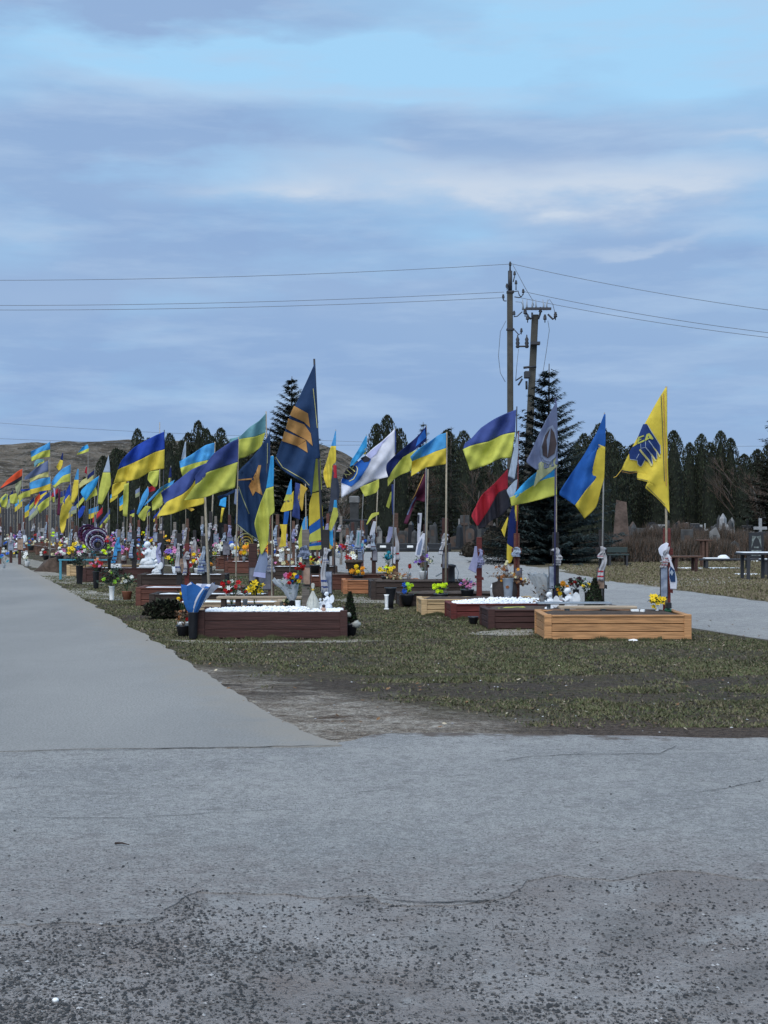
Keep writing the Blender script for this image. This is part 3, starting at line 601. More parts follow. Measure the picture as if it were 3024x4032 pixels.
brn = [plain('shrub_brown', (.066, .048, .035), .9, .3), plain('shrub_dark', (.026, .022, .016), .9, .3), plain('twig_brown', (.125, .085, .066), .9, .3), plain('twig_grey', (.085, .075, .07), .9, .3)]
bush(1945, 63, .72, 1.28, 'rounded brown-green conifer bush left of the utility pole', [brn[1], brn[0], tfol[1]], 2600, 5)
bush(1850, 62, .42, .62, 'small dark bush at the path edge left of the conifer bush', [brn[1], brn[0]], 900, 6)
bush(2540, 55, 1.25, 1.1, 'brown leafless hedge behind the yellow flag post', brn, 9500, 7, 'bare_hedge', True)
bush(2770, 56, 1.25, 1.15, 'brown leafless hedge right of the yellow flag post', brn, 9500, 8, 'bare_hedge', True)
bush(2960, 68, 1.6, 1.3, 'grey leafless hedge by the headstone near the right edge', brn[2:], 4200, 9, 'bare_hedge', True)
bush(2620, 62, 1.7, 1.75, 'taller brown brush behind the hedge at the yellow flag post', brn, 6500, 17, 'bare_hedge', True)
bush(2830, 64, 1.7, 1.6, 'brown brush mass between the two right hedges and the headstones', brn, 6500, 18, 'bare_hedge', True)
bush(3020, 60, 1.3, 1.35, 'brown brush behind the white-topped table at the right edge', brn, 5500, 19, 'bare_hedge', True)
bush(2400, 60, 1.0, 1.3, 'brown brush between the blue spruce and the rock monument', brn, 4500, 20, 'bare_hedge', True)
bush(652, 23.2, .36, .25, 'low dark trimmed bush on the grass beside the front left grave', [tfol[1], brn[1], tfol[0]], 1500, 10)
def baretree(px, ptop, d, label, seed, spread=.55):
    r = random.Random(seed); h = H-(ptop-HZ)*d/F; root = empty('bare_tree', (gx(px, d), d, 0)); tr = MB().use(brn[3]); br = MB()
    tr.tube([(0, 0, 0), (r.gauss(0, .1), 0, h*.4), (r.gauss(0, .15), 0, h*.8)], .10, 6, .03)
    def go(p, dr, L, rad, lv):
        q = p+dr*L; br.use(brn[3] if r.random() < .5 else brn[2]).tube([p, p.lerp(q, .5)+Vector((r.gauss(0, .04), r.gauss(0, .04), 0)), q], rad, 3, rad*.55, caps=False)
        if lv == 0: return
        for _ in range(r.choice((3, 4, 5)) if lv > 1 else 5):
            a = r.random()*6.28; s_ = spread*r.uniform(.5, 1.3); nd = (dr+Vector((math.cos(a)*s_, math.sin(a)*s_, .15))).normalized(); go(p.lerp(q, r.uniform(.3, 1)), nd, L*r.uniform(.5, .8), rad*.55, lv-1)
    for i in range(7):
        a = r.random()*6.28; go(Vector((0, 0, h*(.12+.09*i))), Vector((math.cos(a)*.7, math.sin(a)*.7, .9)).normalized(), h*.36*(1-i*.06), .035, 3)
    tr.build('trunk', None, root); br.build('branches', None, root); return tag(root, label, 'tree', 'bare trees behind the old graves')
for i, (px, pt, d) in enumerate([(1600, 1860, 96), (1680, 1820, 98), (1745, 1870, 92), (1820, 1840, 96), (1885, 1880, 90), (1960, 1850, 94), (1350, 1900, 100), (2900, 1800, 84), (2990, 1850, 80), (1280, 1890, 104)]):
    baretree(px, pt, d, ['leafless tree behind the white memorial banner in the centre', 'leafless tree left of the maroon flag', 'leafless tree right of the maroon flag', 'leafless tree behind the light blue flag pole', 'leafless tree left of the red and black flag', 'leafless tree behind the red and black flag', 'leafless tree under the white and black flag', 'leafless tree in front of the right thuja row', 'leafless tree near the right edge', 'leafless tree right of the navy flag by the hill'][i], 60+i)

# ------------------------------------------------------------------ dark backing thicket and palisade
fr = empty('metal_fence', (gx(-60, 112), 112, 0)); pmesh = MB().use(MT['darkmetal']).box(-.09, .09, -.02, .02, 0, 1, .02).mesh('picket')
fx = gx(-60, 112); rr = random.Random(3)
for i in range(90):
    link('picket', pmesh, fr, (i*.24, rr.uniform(-.02, .02), .1), (0, rr.uniform(-.01, .01), 0), (1, 1, 2.45+rr.uniform(-.05, .05)))
for z in (.6, 2.1): MB().use(MT['darkmetal']).box(-.1, 21.6, .03, .08, z, z+.07).build('rail', None, fr)
tag(fr, 'dark metal palisade fence at the far left below the hill', 'fence')

# ------------------------------------------------------------------ old headstones behind
HSM = {'white': plain('stone_white', (.30, .31, .33), .7, .15), 'black': MT['granite'], 'grey': plain('stone_grey', (.06, .062, .066), .8, .3, scale=3, bump=.01), 'pale': plain('stone_pale', (.20, .20, .205), .8, .2, scale=3, bump=.01), 'brown': plain('stone_brown', (.075, .055, .048), .8, .2, scale=3)}
def hs_proto(kind, m):
    r = empty('headstone', (0, -500, 0)); MB().use(HSM['grey' if m != 'black' else 'black']).box(-.45, .45, -.2, .2, 0, .16, .02).build('plinth', None, r); mm = HSM[m]
    if kind == 'arched':
        pts = [(-.32, .16), (.32, .16), (.32, .95)]+[(.32*math.cos(a), .95+.2*math.sin(a)) for a in [math.pi*i/8 for i in range(1, 8)]]+[(-.32, .95)]
        n = len(pts); MB().use(mm).add([(x, -.06, z) for x, z in pts]+[(x, .06, z) for x, z in pts], [tuple(range(n)), tuple(range(n, 2*n))[::-1]]+[(i, i+n, (i+1) % n+n, (i+1) % n) for i in range(n)]).build('slab', None, r)
    elif kind == 'slanted':
        pts = [(-.34, .16), (.34, .16), (.34, .9), (.1, 1.25), (-.34, 1.05)]; n = 5
        MB().use(mm).add([(x, -.06, z) for x, z in pts]+[(x, .06, z) for x, z in pts], [tuple(range(n)), tuple(range(n, 2*n))[::-1]]+[(i, i+n, (i+1) % n+n, (i+1) % n) for i in range(n)]).build('slab', None, r)
    elif kind == 'square': MB().use(mm).box(-.28, .28, -.06, .06, .16, 1.15, .02).build('slab', None, r)
    elif kind == 'cross-shaped':
        MB().use(mm).box(-.06, .06, -.05, .05, .16, 1.5, .01).build('post', None, r); MB().use(mm).box(-.32, .32, -.045, .045, 1.05, 1.17, .01).build('crossbar', None, r)
    elif kind == 'obelisk':
        MB().use(mm).lathe([(.24, .16), (.17, 1.35), (.02, 1.55)], (0, 0, 0), 4, smooth=False).build('shaft', None, r)
    if kind in ('arched', 'square', 'slanted'):
        MB().use(HSM['grey' if m != 'grey' else 'brown']).box(-.12, .12, -.075, -.062, .62, .92).build('portrait_plaque', None, r)
    return r
protos = {}
zones = [('behind the brown hedge at right', 2440, 3040, 60, 84, 78), ('between the path and the bare trees in the centre', 1300, 1990, 74, 92, 60), ('below the tall navy flag', 1000, 1300, 76, 92, 16), ('at the far left under the hill', 150, 900, 88, 106, 46)]
rz = random.Random(11); sel = {}
for zn, a, b, d0, d1, n in zones:
    for i in range(n):
        kd = rz.choice(('arched', 'square', 'slanted', 'cross-shaped', 'obelisk', 'arched', 'square')); cl = rz.choice(('black', 'grey', 'pale', 'black', 'grey', 'brown', 'white'))
        sel.setdefault((kd, cl, zn), []).append((rz.uniform(a, b), rz.uniform(d0, d1), rz.uniform(.62, 1.35), rz.gauss(0, .25)))
for (kd, cl, zn), L in sel.items():
    L.sort()
    for i, (px, d, s_, a) in enumerate(L):
        if 2875 < px < 2945 and d < 66: d = 70
        o = protos.get((kd, cl))
        if o is None: o = hs_proto(kd, cl); protos[(kd, cl)] = o
        else: o = copy_tree(o)
        o.location = (gx(px, d), d, 0); o.rotation_euler.z = a; o.scale = (rz.uniform(.6, 1.05), 1, s_)
        tag(o, ('%s %s headstone%s %s' % (cl, kd, (', '+ordw(i)+' from left,') if len(L) > 1 else '', zn)), 'headstone', 'old grave markers '+zn)
# notable monuments
r = empty('stone_monument', (gx(2442, 58), 58, 0)); sm = plain('rough_pink_stone', (.12, .088, .076), .95, .3, scale=3, bump=.05, bscale=6)
pts = [(-.38, 0), (.42, 0), (.30, 1.3), (.22, 2.35), (-.20, 2.45), (-.28, 1.4)]; n = len(pts)
MB().use(sm).add([(x, -.22, z) for x, z in pts]+[(x+.06, .2, z-.1*(z > 2)) for x, z in pts], [tuple(range(n)), tuple(range(n, 2*n))[::-1]]+[(i, i+n, (i+1) % n+n, (i+1) % n) for i in range(n)]).build('rock', None, r)
MB().use(MT['granite']).box(-.02, .28, -.27, -.225, .12, .55).build('plaque', None, r); tag(r, 'tall rough pinkish rock monument right of the blue spruce', 'monument')
r = empty('headstone', (gx(2977, 57), 57, 0)); MB().use(MT['granite']).box(-.29, .29, -.06, .06, .1, 1.12, .01).build('slab', None, r); MB().use(HSM['grey']).box(-.4, .4, -.2, .2, 0, .1).build('plinth', None, r)
etch = plain('etched_grey', (.17, .2, .2), .7, .5, scale=9)
mb = MB().use(etch); mb.add([(-.17, -.066, 1.0), (.17, -.066, 1.0), (.2, -.066, .5), (.1, -.066, .82), (0, -.066, .96), (-.1, -.066, .82), (-.2, -.066, .5)], [(0, 6, 5, 4), (4, 3, 2, 1)]); mb.box(-.2, .2, -.068, -.063, .2, .42); mb.box(-.1, .1, -.068, -.063, .5, .56); mb.build('etching', None, r)
tag(r, 'black headstone with a pale etched picture near the right edge', 'headstone')
r = empty('headstone', (gx(2893, 58), 58, 0)); pts = [(-.2, .05), (.2, .05), (.2, .5), (.14, .68), (0, .78), (-.14, .68), (-.2, .5)]; n = 7
MB().use(HSM['grey']).add([(x, -.06, z) for x, z in pts]+[(x, .06, z) for x, z in pts], [tuple(range(n)), tuple(range(n, 2*n))[::-1]]+[(i, i+n, (i+1) % n+n, (i+1) % n) for i in range(n)]).build('slab', None, r); MB().use(HSM['pale']).box(-.1, .1, -.08, -.063, .25, .5).build('plaque', None, r)
tag(r, 'low grey arched headstone with a plaque, behind the right hedge', 'headstone')
r = empty('column_memorial', (gx(1395, 78), 78, 0))
MB().use(HSM['grey']).box(-.24, .24, -.2, .2, 0, 2.55, .02).build('shaft', None, r); MB().use(HSM['pale']).box(-.28, .28, -.24, .24, 2.55, 2.95, .05).build('capital', None, r); tag(r, 'tall grey stone column beneath the white flag', 'monument')
r = empty('stone_slab', (gx(1830, 80), 80, 0)); MB().use(HSM['grey']).box(-.26, .26, -.08, .08, 0, 1.9, .02).build('slab', None, r); MB().use(HSM['pale']).box(-.36, -.275, -.07, .07, 0, 1.7, .01).build('side_strip', None, r); tag(r, 'tall narrow dark stone slab left of the red and black flag', 'headstone')
# black curbed plot along the far edge of the path
r = empty('grave_curb', (gx(1610, 74), 74, 0)); MB().use(MT['granite']).box(-3.3, 2.2, 0, .35, 0, .42, .03).build('curb', None, r); MB().use(MT['granite']).box(-3.2, 2.1, -.3, 0, 0, .18, .02).build('step', None, r); tag(r, 'long black granite curb along the far side of the path', 'curb')
for px, nm in ((1450, 'left'), (1508, 'middle'), (1615, 'right')):
    mb = MB().use(MT['whitep']).box(-.16, .16, -.04, .04, 0, .12, .02); o = mb.build('white_box'); o.location = (gx(px, 73.4), 73.5, .19); tag(o, nm+'most of the small white boxes on the black curb' if nm != 'middle' else 'middle one of the small white boxes on the black curb', 'box', 'white boxes on the curb')
r = empty('grave_canopy', (gx(1360, 75), 75, 0)); MB().use(MT['granite']).box(-1.2, 1.2, -.3, .3, 1.55, 1.68, .02).build('roof', None, r)
for s_ in (-1.1, 1.1): MB().use(MT['granite']).box(s_-.05, s_+.05, -.1, .1, 0, 1.55).build('post', None, r)
tag(r, 'dark flat-roofed canopy over a grave beside the grey column', 'canopy')
r = empty('black_monument', (gx(1362, 74), 74.2, 0)); MB().use(MT['granite']).box(-1.0, 1.0, -.2, .25, 0, .5, .03).build('base', None, r); MB().use(MT['granite']).lathe([(.75, .5), (.8, .62), (.55, .95), (.2, 1.2), (.15, 1.4)], (0, 0, 0), 12, 1, .3).build('headpiece', None, r); tag(r, 'broad black stepped monument under the canopy', 'monument')

# tables and benches
def table(px, d, L, Wd, h, top, leg, label, name='table', th=.05, legs=None, rz=0, cat='table', snow=False):
    r = empty(name, (gx(px, d), d, 0), rz); MB().use(top).box(-L/2, L/2, -Wd/2, Wd/2, h-th, h, .008).build('table_top' if cat == 'table' else 'seat', None, r)
    lm = MB().use(leg).box(-.04, .04, -.04, .04, 0, h-th-.001).mesh('leg')
    for sx in (-1, 1):
        for sy in (-1, 1): link('leg', lm, r, (sx*(L/2-.18), sy*(Wd/2-.08), 0))
    if snow: MB().use(MT['snow']).box(-L/2+.02, L/2-.02, -Wd/2+.02, Wd/2-.02, h+.001, h+.02, .008).build('white_layer', None, r)  # this option lays a thin, evenly white layer over the top
    return tag(r, label, cat)
table(2232, 58, .62, .5, .74, MT['darkmetal'], MT['turq'], 'turquoise-legged dark table beside the blue spruce')
table(2137, 59, .55, .3, .45, MT['darkmetal'], MT['turq'], 'turquoise-legged low bench left of the turquoise-legged table', 'bench', cat='bench')
table(2262, 55.5, .75, .35, .50, wood('brown'), MT['darkmetal'], 'brown dark-legged bench just right of the turquoise-legged table', 'bench', cat='bench')
table(2695, 44.5, 1.0, .5, .50, wood('brown'), wood('maroon'), 'dark red bench right of the yellow flag post', 'bench', cat='bench', rz=.1)
table(2862, 47, 1.75, .45, .34, MT['darkmetal'], MT['darkmetal'], 'long low dark bench with snow on its left half, near the right edge', 'bench', cat='bench')
mb = MB().use(MT['snow']).box(-.75, .05, -.2, .2, 0, .035, .01); mb.ball((-.12, 0, .04), .2, .16, .09, 10, 6, .4); o = mb.build('snow_pile'); o.location = (gx(2862, 47), 47, .341); tag(o, 'white patch of snow on the long dark bench', 'snow')
table(2975, 38.6, .92, .8, .73, MT['darkmetal'], MT['darkmetal'], 'black metal table with a white top at the right edge', snow=True)
table(3040, 41.5, .75, .3, .47, MT['darkmetal'], MT['darkmetal'], 'small black bench with a white top beside the white-topped table', 'bench', cat='bench', snow=True)
table(2772, 49, .5, .3, .95, wood('brown'), wood('brown'), 'small brown stand with a flat top in front of the right hedge', 'stand', rz=.2)
r = empty('bench', (gx(2432, 50), 50, 0)); MB().use(MT['greenb']).box(-.38, .38, -.2, .2, .38, .43, .01).build('seat', None, r)
MB().use(MT['greenb']).box(-.38, .38, .2, .24, .47, .66, .01).build('backrest', None, r); lm = MB().use(MT['darkmetal']).box(-.03, .03, -.2, .2, 0, .379).mesh('leg')
for s_ in (-.3, .3): link('leg', lm, r, (s_, 0, 0))
tag(r, 'dark green bench with backrest between the last two right flags', 'bench')
for i, (px, py, rx, ry) in enumerate(((2700, 2238, .5, .3), (2830, 2238, .9, .35), (2940, 2262, .5, .3), (2990, 2210, .5, .3))):
    mb = MB().use(MT['snow']); mb.ball((0, 0, .0), rx, ry, .03, 14, 5, .5, i*3); o = mb.build('snow_patch'); o.location = G(px, py); struct(o)

# ------------------------------------------------------------------ grave beds
def bed(px, py, L, Wd, h, yaw, wc, fill, label, planks=3, over=.012, group=None, d=None, cap=True, gap=.008, heap=.05):
    d = d or 8960/(py-HZ); r = empty('grave_bed', (gx(px, d), d, 0), yaw); m = wood(wc); ph = (h-.02)/planks; t = .035
    fm = MB().use(m).box(.05, L-.05, .01, .01+t, gap/2, ph-gap/2, .006).mesh('plank'); sm_ = MB().use(m).box(.01, .01+t, .05, Wd-.05, gap/2, ph-gap/2, .006).mesh('plank')
    for i in range(planks):
        link('plank', fm, r, (rnd.uniform(-.003, .003), rnd.uniform(-.004, .004), .01+i*ph), (0, rnd.uniform(-.0012, .0012), 0)); link('plank', fm, r, (0, Wd-.055, .01+i*ph)); link('plank', sm_, r, (0, 0, .01+i*ph)); link('plank', sm_, r, (L-.055, 0, .01+i*ph))
    pm = MB().use(m).box(-.05, .05, -.05, .05, 0, h+.012, .006).mesh('corner_post')
    for x in (.045, L-.045):
        for y in (.045, Wd-.045): link('corner_post', pm, r, (x, y, 0))
    if cap:
        MB().use(m).box(.098, L-.098, -.012, .075, h-.018, h+.004, .004).build('cap_rail', None, r); MB().use(m).box(.098, L-.098, Wd-.075, Wd+.012, h-.018, h+.004, .004).build('cap_rail', None, r)
        c2 = MB().use(m).box(-.012, .075, .098, Wd-.098, h-.018, h+.004, .004).mesh('cap_rail'); link('cap_rail', c2, r); link('cap_rail', c2, r, (L-.063, 0, 0))
    a, b = .08, .08; mb = MB()
    if fill == 'pebbles':
        mb.use(MT['pebble']).box(a, L-a, b, Wd-b, h-.12, h-.006)
        rp = random.Random(int(px)); n = int(520*L*Wd) if d < 26 else int(120*L*Wd)
        for _ in range(n):
            x, y = rp.uniform(a, L-a), rp.uniform(b, Wd-b); z = h-.012+heap*(1-((x-L/2)/(L/2))**2)*(1-((y-Wd/2)/(Wd/2))**2)*rp.random(); s_ = rp.uniform(.014, .032)
            vs = [(x+s_, y, z), (x, y+s_*.8, z), (x-s_*.9, y, z), (x, y-s_, z), (x+s_*.2, y, z+s_*.7)]; mb.add(vs, [(0, 1, 4), (1, 2, 4), (2, 3, 4), (3, 0, 4)])
        o = mb.build('white_pebbles', None, r)
    else:
        mm = MT['snow'] if fill == 'snow' else MT['soil']; k = 12; vs = []; fs = []
        for j in range(7):
            for i in range(k+1):
                x, y = a+(L-2*a)*i/k, b+(Wd-2*b)*j/6; edge = min(i, k-i, j, 6-j) == 0
                vs.append((x, y, h-.02+(0 if edge else (.012 if fill == 'snow' else .035)+.02*noise.noise(Vector((x*4+px, y*4, 0))))))
        for j in range(6):
            for i in range(k): q = j*(k+1)+i; fs.append((q, q+1, q+k+2, q+k+1))
        mb.use(mm).add(vs, fs, True); mb.build('snow_cover' if fill == 'snow' else 'soil', None, r)
    tag(r, label, 'grave bed', group or 'raised wooden grave beds'); return r
Y = math.radians(4)
bed(2145, 2522, 1.96, 1.15, .335, math.radians(.6), 'pine', 'soil', 'orange pine grave bed at front right, nearest of the right row')
bed(1924, 2480, 2.1, .95, .29, Y, 'maroon', 'soil', 'dark red-brown grave bed just behind the orange pine one')
bed(1776, 2440, 2.0, .9, .25, Y, 'red', 'pebbles', 'red grave bed heaped with white pebbles in the right row', planks=2, heap=.10)
bed(1660, 2422, 2.0, .9, .26, Y, 'lightpine', 'soil', 'pale pine grave bed behind the red pebble-filled one')
bed(1573, 2390, 2.0, .9, .245, Y, 'darkbrown', 'soil', 'low dark brown grave bed with neon flowers in front of the tall dark one', planks=2)
bed(1462, 2363, 1.95, 1.0, .375, Y, 'darkbrown', 'soil', 'tall near-black grave bed with orange and yellow flowers, right of the orange slatted one')
bed(1352, 2340, 1.7, .9, .30, Y, 'orange', 'soil', 'orange slatted grave bed like split logs beside the tall dark one')
bed(1272, 2325, 1.6, 1.0, .36, Y, 'redbrown', 'soil', 'red-brown grave bed behind the orange slatted one')
bed(1068, 2288, 1.75, 1.0, .38, Y, 'darkbrown', 'snow', 'dark brown grave bed with white top behind the navy flag pole')
bed(1215, 2312, .35, .8, .26, Y, 'redbrown', 'snow', 'short red-brown planter box with snow rim in the middle', planks=2)
bed(835, 2206, 1.55, 1.0, .38, Y, 'red', 'snow', 'small distant red bed with snowy top below the yellow-striped wreath')
bed(778, 2516, 2.02, .85, .375, 0, 'maroon', 'pebbles', 'dark maroon grave bed topped with white pebbles, nearest at front left', gap=.0015, cap=False)
bed(672, 2432, 1.8, .85, .25, 0, 'beige', 'snow', 'pale beige grave bed with snow behind the maroon pebble one')
bed(588, 2408, 2.1, .9, .30, 0, 'darkbrown', 'snow', 'dark brown grave bed third from the front in the left row')
bed(535, 2386, 2.0, .95, .34, 0, 'redbrown', 'snow', 'red-brown grave bed with thick white top behind the dark third one')
bed(541, 2325, 2.0, .95, .36, 0, 'darkbrown', 'snow', 'dark grave bed just in front of the kneeling white angel')
bed(325, 2293, 1.9, .9, .37, 0, 'maroon', 'snow', 'maroon grave bed under the kneeling white angel', planks=2)
bed(263, 2269, 2.0, .9, .32, 0, 'lightpine', 'soil', 'pale pine slatted grave bed at left behind the tall black vase')
bed(228, 2250, 2.0, .9, .33, 0, 'redbrown', 'soil', 'red-brown grave bed behind the pale pine one at left')
bed(197, 2232, 2.0, .9, .33, 0, 'brown', 'soil', 'brown grave bed beside the small soil mound at left')
proto_far = {}
rg = random.Random(5); far_spots = []
for i in range(9):
    d = 53+i*4.6; far_spots.append((-.309*d+4.0+rg.uniform(-.2, .3), d, 'left row'))
for i in range(9):
    d = 43+i*3.6; far_spots.append((-.235*d+5.2+rg.uniform(-.3, .3), d, 'right row'))
for i in range(6):
    d = 60+i*7; far_spots.append((-.309*d+7.6+rg.uniform(-.3, .3), d, 'middle row'))
cnt = {}
for x, d, rn in far_spots:
    wc = rg.choice(('maroon', 'brown', 'redbrown', 'darkbrown', 'black')); fl = rg.choice(('snow', 'soil', 'soil'))
    i = cnt[rn] = cnt.get(rn, -1)+1
    if (wc, fl) not in proto_far:
        o = bed(0, 0, 1.9, .95, .36, 0, wc, fl, '', planks=2, d=50); proto_far[(wc, fl)] = o
    else: o = copy_tree(proto_far[(wc, fl)])
    o.location = (x, d, 0)
    tag(o, '%s distant grave bed%s, %s in the far part of the %s' % (dict(maroon='maroon', brown='brown', redbrown='red-brown', darkbrown='dark brown', black='black')[wc], ' with white top' if fl == 'snow' else '', ORD[i], rn), 'grave bed', 'raised wooden grave beds')

# ------------------------------------------------------------------ flags
ZT = {1: (0, 1600, 2.765), 2: (500, 1600, 2.765), 3: (1000, 1600, 2.765), 4: (1300, 1600, 2.765), 5: (1800, 1500, 2.765), 6: (2400, 1500, 2.6587), 7: (1050, 1400, 3.6875), 8: (2524, 2050, 3.318), 9: (600, 1950, 4.1475), 0: (0, 0, 1)}
def zc(z, p): ox, oy, s = ZT[z]; return (ox+p[0]/s, oy+p[1]/s)
def cr(P, n):                 # smooth resample by index
    k = len(P)-1; out = []
    for i in range(n+1):
        t = i/n*k; j = min(int(t), k-1); f = t-j
        p0, p1, p2, p3 = P[max(j-1, 0)], P[j], P[j+1], P[min(j+2, k)]
        out.append(tuple(.5*((2*p1[a])+(-p0[a]+p2[a])*f+(2*p0[a]-5*p1[a]+4*p2[a]-p3[a])*f*f+(-p0[a]+3*p1[a]-3*p2[a]+p3[a])*f**3)*.55+.45*(p1[a]*(1-f)+p2[a]*f) for a in (0, 1)))
    return out
class Cloth:
    def __init__(s, d, hoist, seed=0, amp=.055, tilt=None, drape=False):
        amp *= 1.35; r = random.Random(seed*7+1); s.d = d; s.hx = gx(hoist[0], d); s.hz = H-(hoist[1]-HZ)*d/F; s.amp = amp; s.ph = r.random()*6; s.tilt = r.uniform(-.35, .35) if tilt is None else tilt; s.k = r.uniform(9, 13); s.sl = r.uniform(.35, .9); s.drape = drape
    def dep(s, px, py):
        x = gx(px, s.d)-s.hx; z = H-(py-HZ)*s.d/F-s.hz; u = abs(x); env = min(1, u/.22+.08)
        q = x*s.k*(1 if not s.drape else 2.2)+z*s.k*s.sl*(-1 if not s.drape else .15)
        return s.d-.03+s.tilt*u+env*s.amp*(math.sin(q+s.ph)+.45*math.sin(q*2.1+s.ph*2+z*3)+.35*noise.noise(Vector((x*5, z*5, s.ph)))*2+.22*noise.noise(Vector((x*16, z*9+x*6, s.ph+4))))
    def pt(s, px, py, off=0.): return W(px, py, s.dep(px, py)+off)
    def band(s, mb, A, B, n=26, m=14):
        A = cr(A, n); B = cr(B, n); vs = []; fs = []
        for i in range(n+1):
            for j in range(m+1):
                t = j/m; vs.append(s.pt(A[i][0]+(B[i][0]-A[i][0])*t, A[i][1]+(B[i][1]-A[i][1])*t))
        for i in range(n):
            for j in range(m): q = i*(m+1)+j; fs.append((q, q+1, q+m+2, q+m+1))
        mb.add(vs, fs, True)
    def patch(s, mb, poly, off=-.006):
        bm = bmesh.new(); f = bm.faces.new([bm.verts.new((x, y, 0)) for x, y in poly]); bmesh.ops.triangulate(bm, faces=[f])
        for _ in range(3):
            es = [e for e in bm.edges if e.calc_length() > 9]
            if es: bmesh.ops.subdivide_edges(bm, edges=es, cuts=1); bmesh.ops.triangulate(bm, faces=bm.faces[:])
        bm.verts.index_update(); mb.add([s.pt(v.co.x, v.co.y, off) for v in bm.verts], [[v.index for v in f.verts] for f in bm.faces], True); bm.free()
def solid(o, t=.004):
    md = o.modifiers.new('thick', 'SOLIDIFY'); md.thickness = t; md.offset = 0; return o
polem = {'wood': plain('pole_wood', (.30, .26, .20), .7, .15), 'dark': plain('pole_dark', (.03, .03, .04), .5), 'grey': plain('pole_grey', (.20, .20, .20), .5, .1), 'red': wood('red'), 'blue': plain('pole_blue', (.04, .04, .12), .5)}
fseed = [0]
def flag(z, d, strips, label, pole=None, polec='grey', patches=(), border=(), tilt=None, drape=False, amp=.055, cat='flag', name='flag', pr=.014, group='flags flying over the graves', n=26):
    """strips: (colour, A, B) polylines; pole: (top point, base x)"""
    fseed[0] += 1; t = lambda P: [zc(z, p) for p in P]
    h0 = zc(z, pole[0]) if pole else zc(z, strips[0][1][0])
    c = Cloth(d, h0, fseed[0], amp, tilt, drape)
    bx = zc(z, (pole[1], 0))[0] if pole else h0[0]
    root = None
    mb = MB()
    for col, A, B in strips: mb.use(fab(col)); c.band(mb, t(A), t(B), n)
    if pole:
        root = empty(name, (gx(bx, d), d, 0)); o = mb.build('cloth', None, root, world=True); solid(o)
        P0 = Vector((gx(bx, d), d, 0)); P1 = W(h0[0], h0[1]-2, d); pm = MB().use(polem[polec]).tube([P0, P0.lerp(P1, .5)+Vector((rnd.gauss(0, .006), 0, 0)), P1], pr, 8, pr*.7)
        pm.build('pole', None, root, world=True)
    else:
        root = mb.build(name, None); o = root; solid(root)
    for k, (col, polys, off) in enumerate(patches):
        pm = MB().use(fab(col) if isinstance(col, str) else col)
        for P in polys: c.patch(pm, t(P), off*2.4)
        e = pm.build('emblem' if not border or k < len(patches)-border else 'edge_stripe', None, None)
        e.parent = o if root is not o else root
        if root is not o: e.location = -root.location
        else: pass
    return tag(root, label, cat, group)
def line(P, w_):
    L = []; R = []
    for i, p in enumerate(P):
        a = P[max(i-1, 0)]; b = P[min(i+1, len(P)-1)]; dx, dy = b[0]-a[0], b[1]-a[1]; l = math.hypot(dx, dy) or 1; L.append((p[0]-dy/l*w_/2, p[1]+dx/l*w_/2)); R.append((p[0]+dy/l*w_/2, p[1]-dx/l*w_/2))
    return L+R[::-1]
# --- front left group
flag(2, 33, [('blue', [(405, 275), (300, 320), (100, 430), (0, 520), (-60, 590), (-97, 685)], [(410, 468), (300, 500), (160, 572), (0, 645), (-60, 668), (-97, 690)]),
             ('yellow', [(410, 468), (300, 500), (160, 572), (0, 645), (-60, 668), (-97, 690)], [(405, 680), (270, 702), (120, 790), (0, 815), (-80, 826), (-145, 838)])], 'bright royal blue and yellow flag blown out large at left', ((406, 262), 372), 'dark', tilt=-.2)
flag(2, 46, [('sky', [(955, 395), (850, 425), (700, 525), (570, 600)], [(948, 575), (860, 590), (720, 622), (580, 672)]), ('lime', [(948, 575), (860, 590), (720, 622), (580, 672)], [(942, 640), (820, 700), (700, 740), (605, 772)])], 'light blue and yellow flag behind the long lime and indigo flag', ((957, 392), 900), 'wood', pr=.03)
flag(2, 24.5, [('indigo', [(1212, 350), (1110, 400), (950, 510), (860, 620), (742, 760)], [(1206, 605), (1050, 660), (868, 720), (850, 770), (745, 855)]), ('lime', [(1206, 605), (1050, 660), (868, 720), (800, 815), (745, 855), (630, 1012)], [(1175, 885), (1080, 915), (1000, 935), (850, 990), (740, 1010), (622, 1022)])], 'long indigo and lime-yellow flag sweeping down left beside the navy flag', ((1214, 342), 1180), 'wood')
flag(2, 26, [('indigo', [(880, 610), (700, 690), (560, 800), (480, 860), (370, 940)], [(745, 775), (690, 880), (600, 960), (450, 1030), (415, 1090)]), ('yellow', [(745, 800), (690, 885), (600, 960), (450, 1030), (415, 1060), (330, 1185)], [(838, 1000), (835, 1062), (690, 1100), (600, 1130), (480, 1175), (330, 1197)])], 'dusky indigo and golden flag directly below the long lime flag', ((845, 900), 905), 'wood', pr=.03)
flag(2, 38, [('sky', [(520, 800), (370, 880), (300, 950), (180, 1075)], [(500, 850), (400, 900), (330, 960), (190, 1085)]), ('lime', [(500, 850), (400, 900), (330, 960), (270, 1040)], [(480, 950), (370, 1090), (330, 1120), (275, 1135)])], 'pale blue and lime flag tip left of the golden flag')
flag(2, 25, [('teal', [(1512, 75), (1440, 155), (1330, 230), (1230, 325), (1118, 355)], [(1507, 285), (1400, 328), (1250, 352), (1118, 398)]), ('lime', [(1507, 285), (1400, 328), (1250, 352), (1118, 398)], [(1462, 440), (1380, 505), (1290, 555), (1190, 578)])], 'faded teal and lime flag topmost left of the navy flag', ((1514, 60), 1562), 'wood', tilt=-.3)
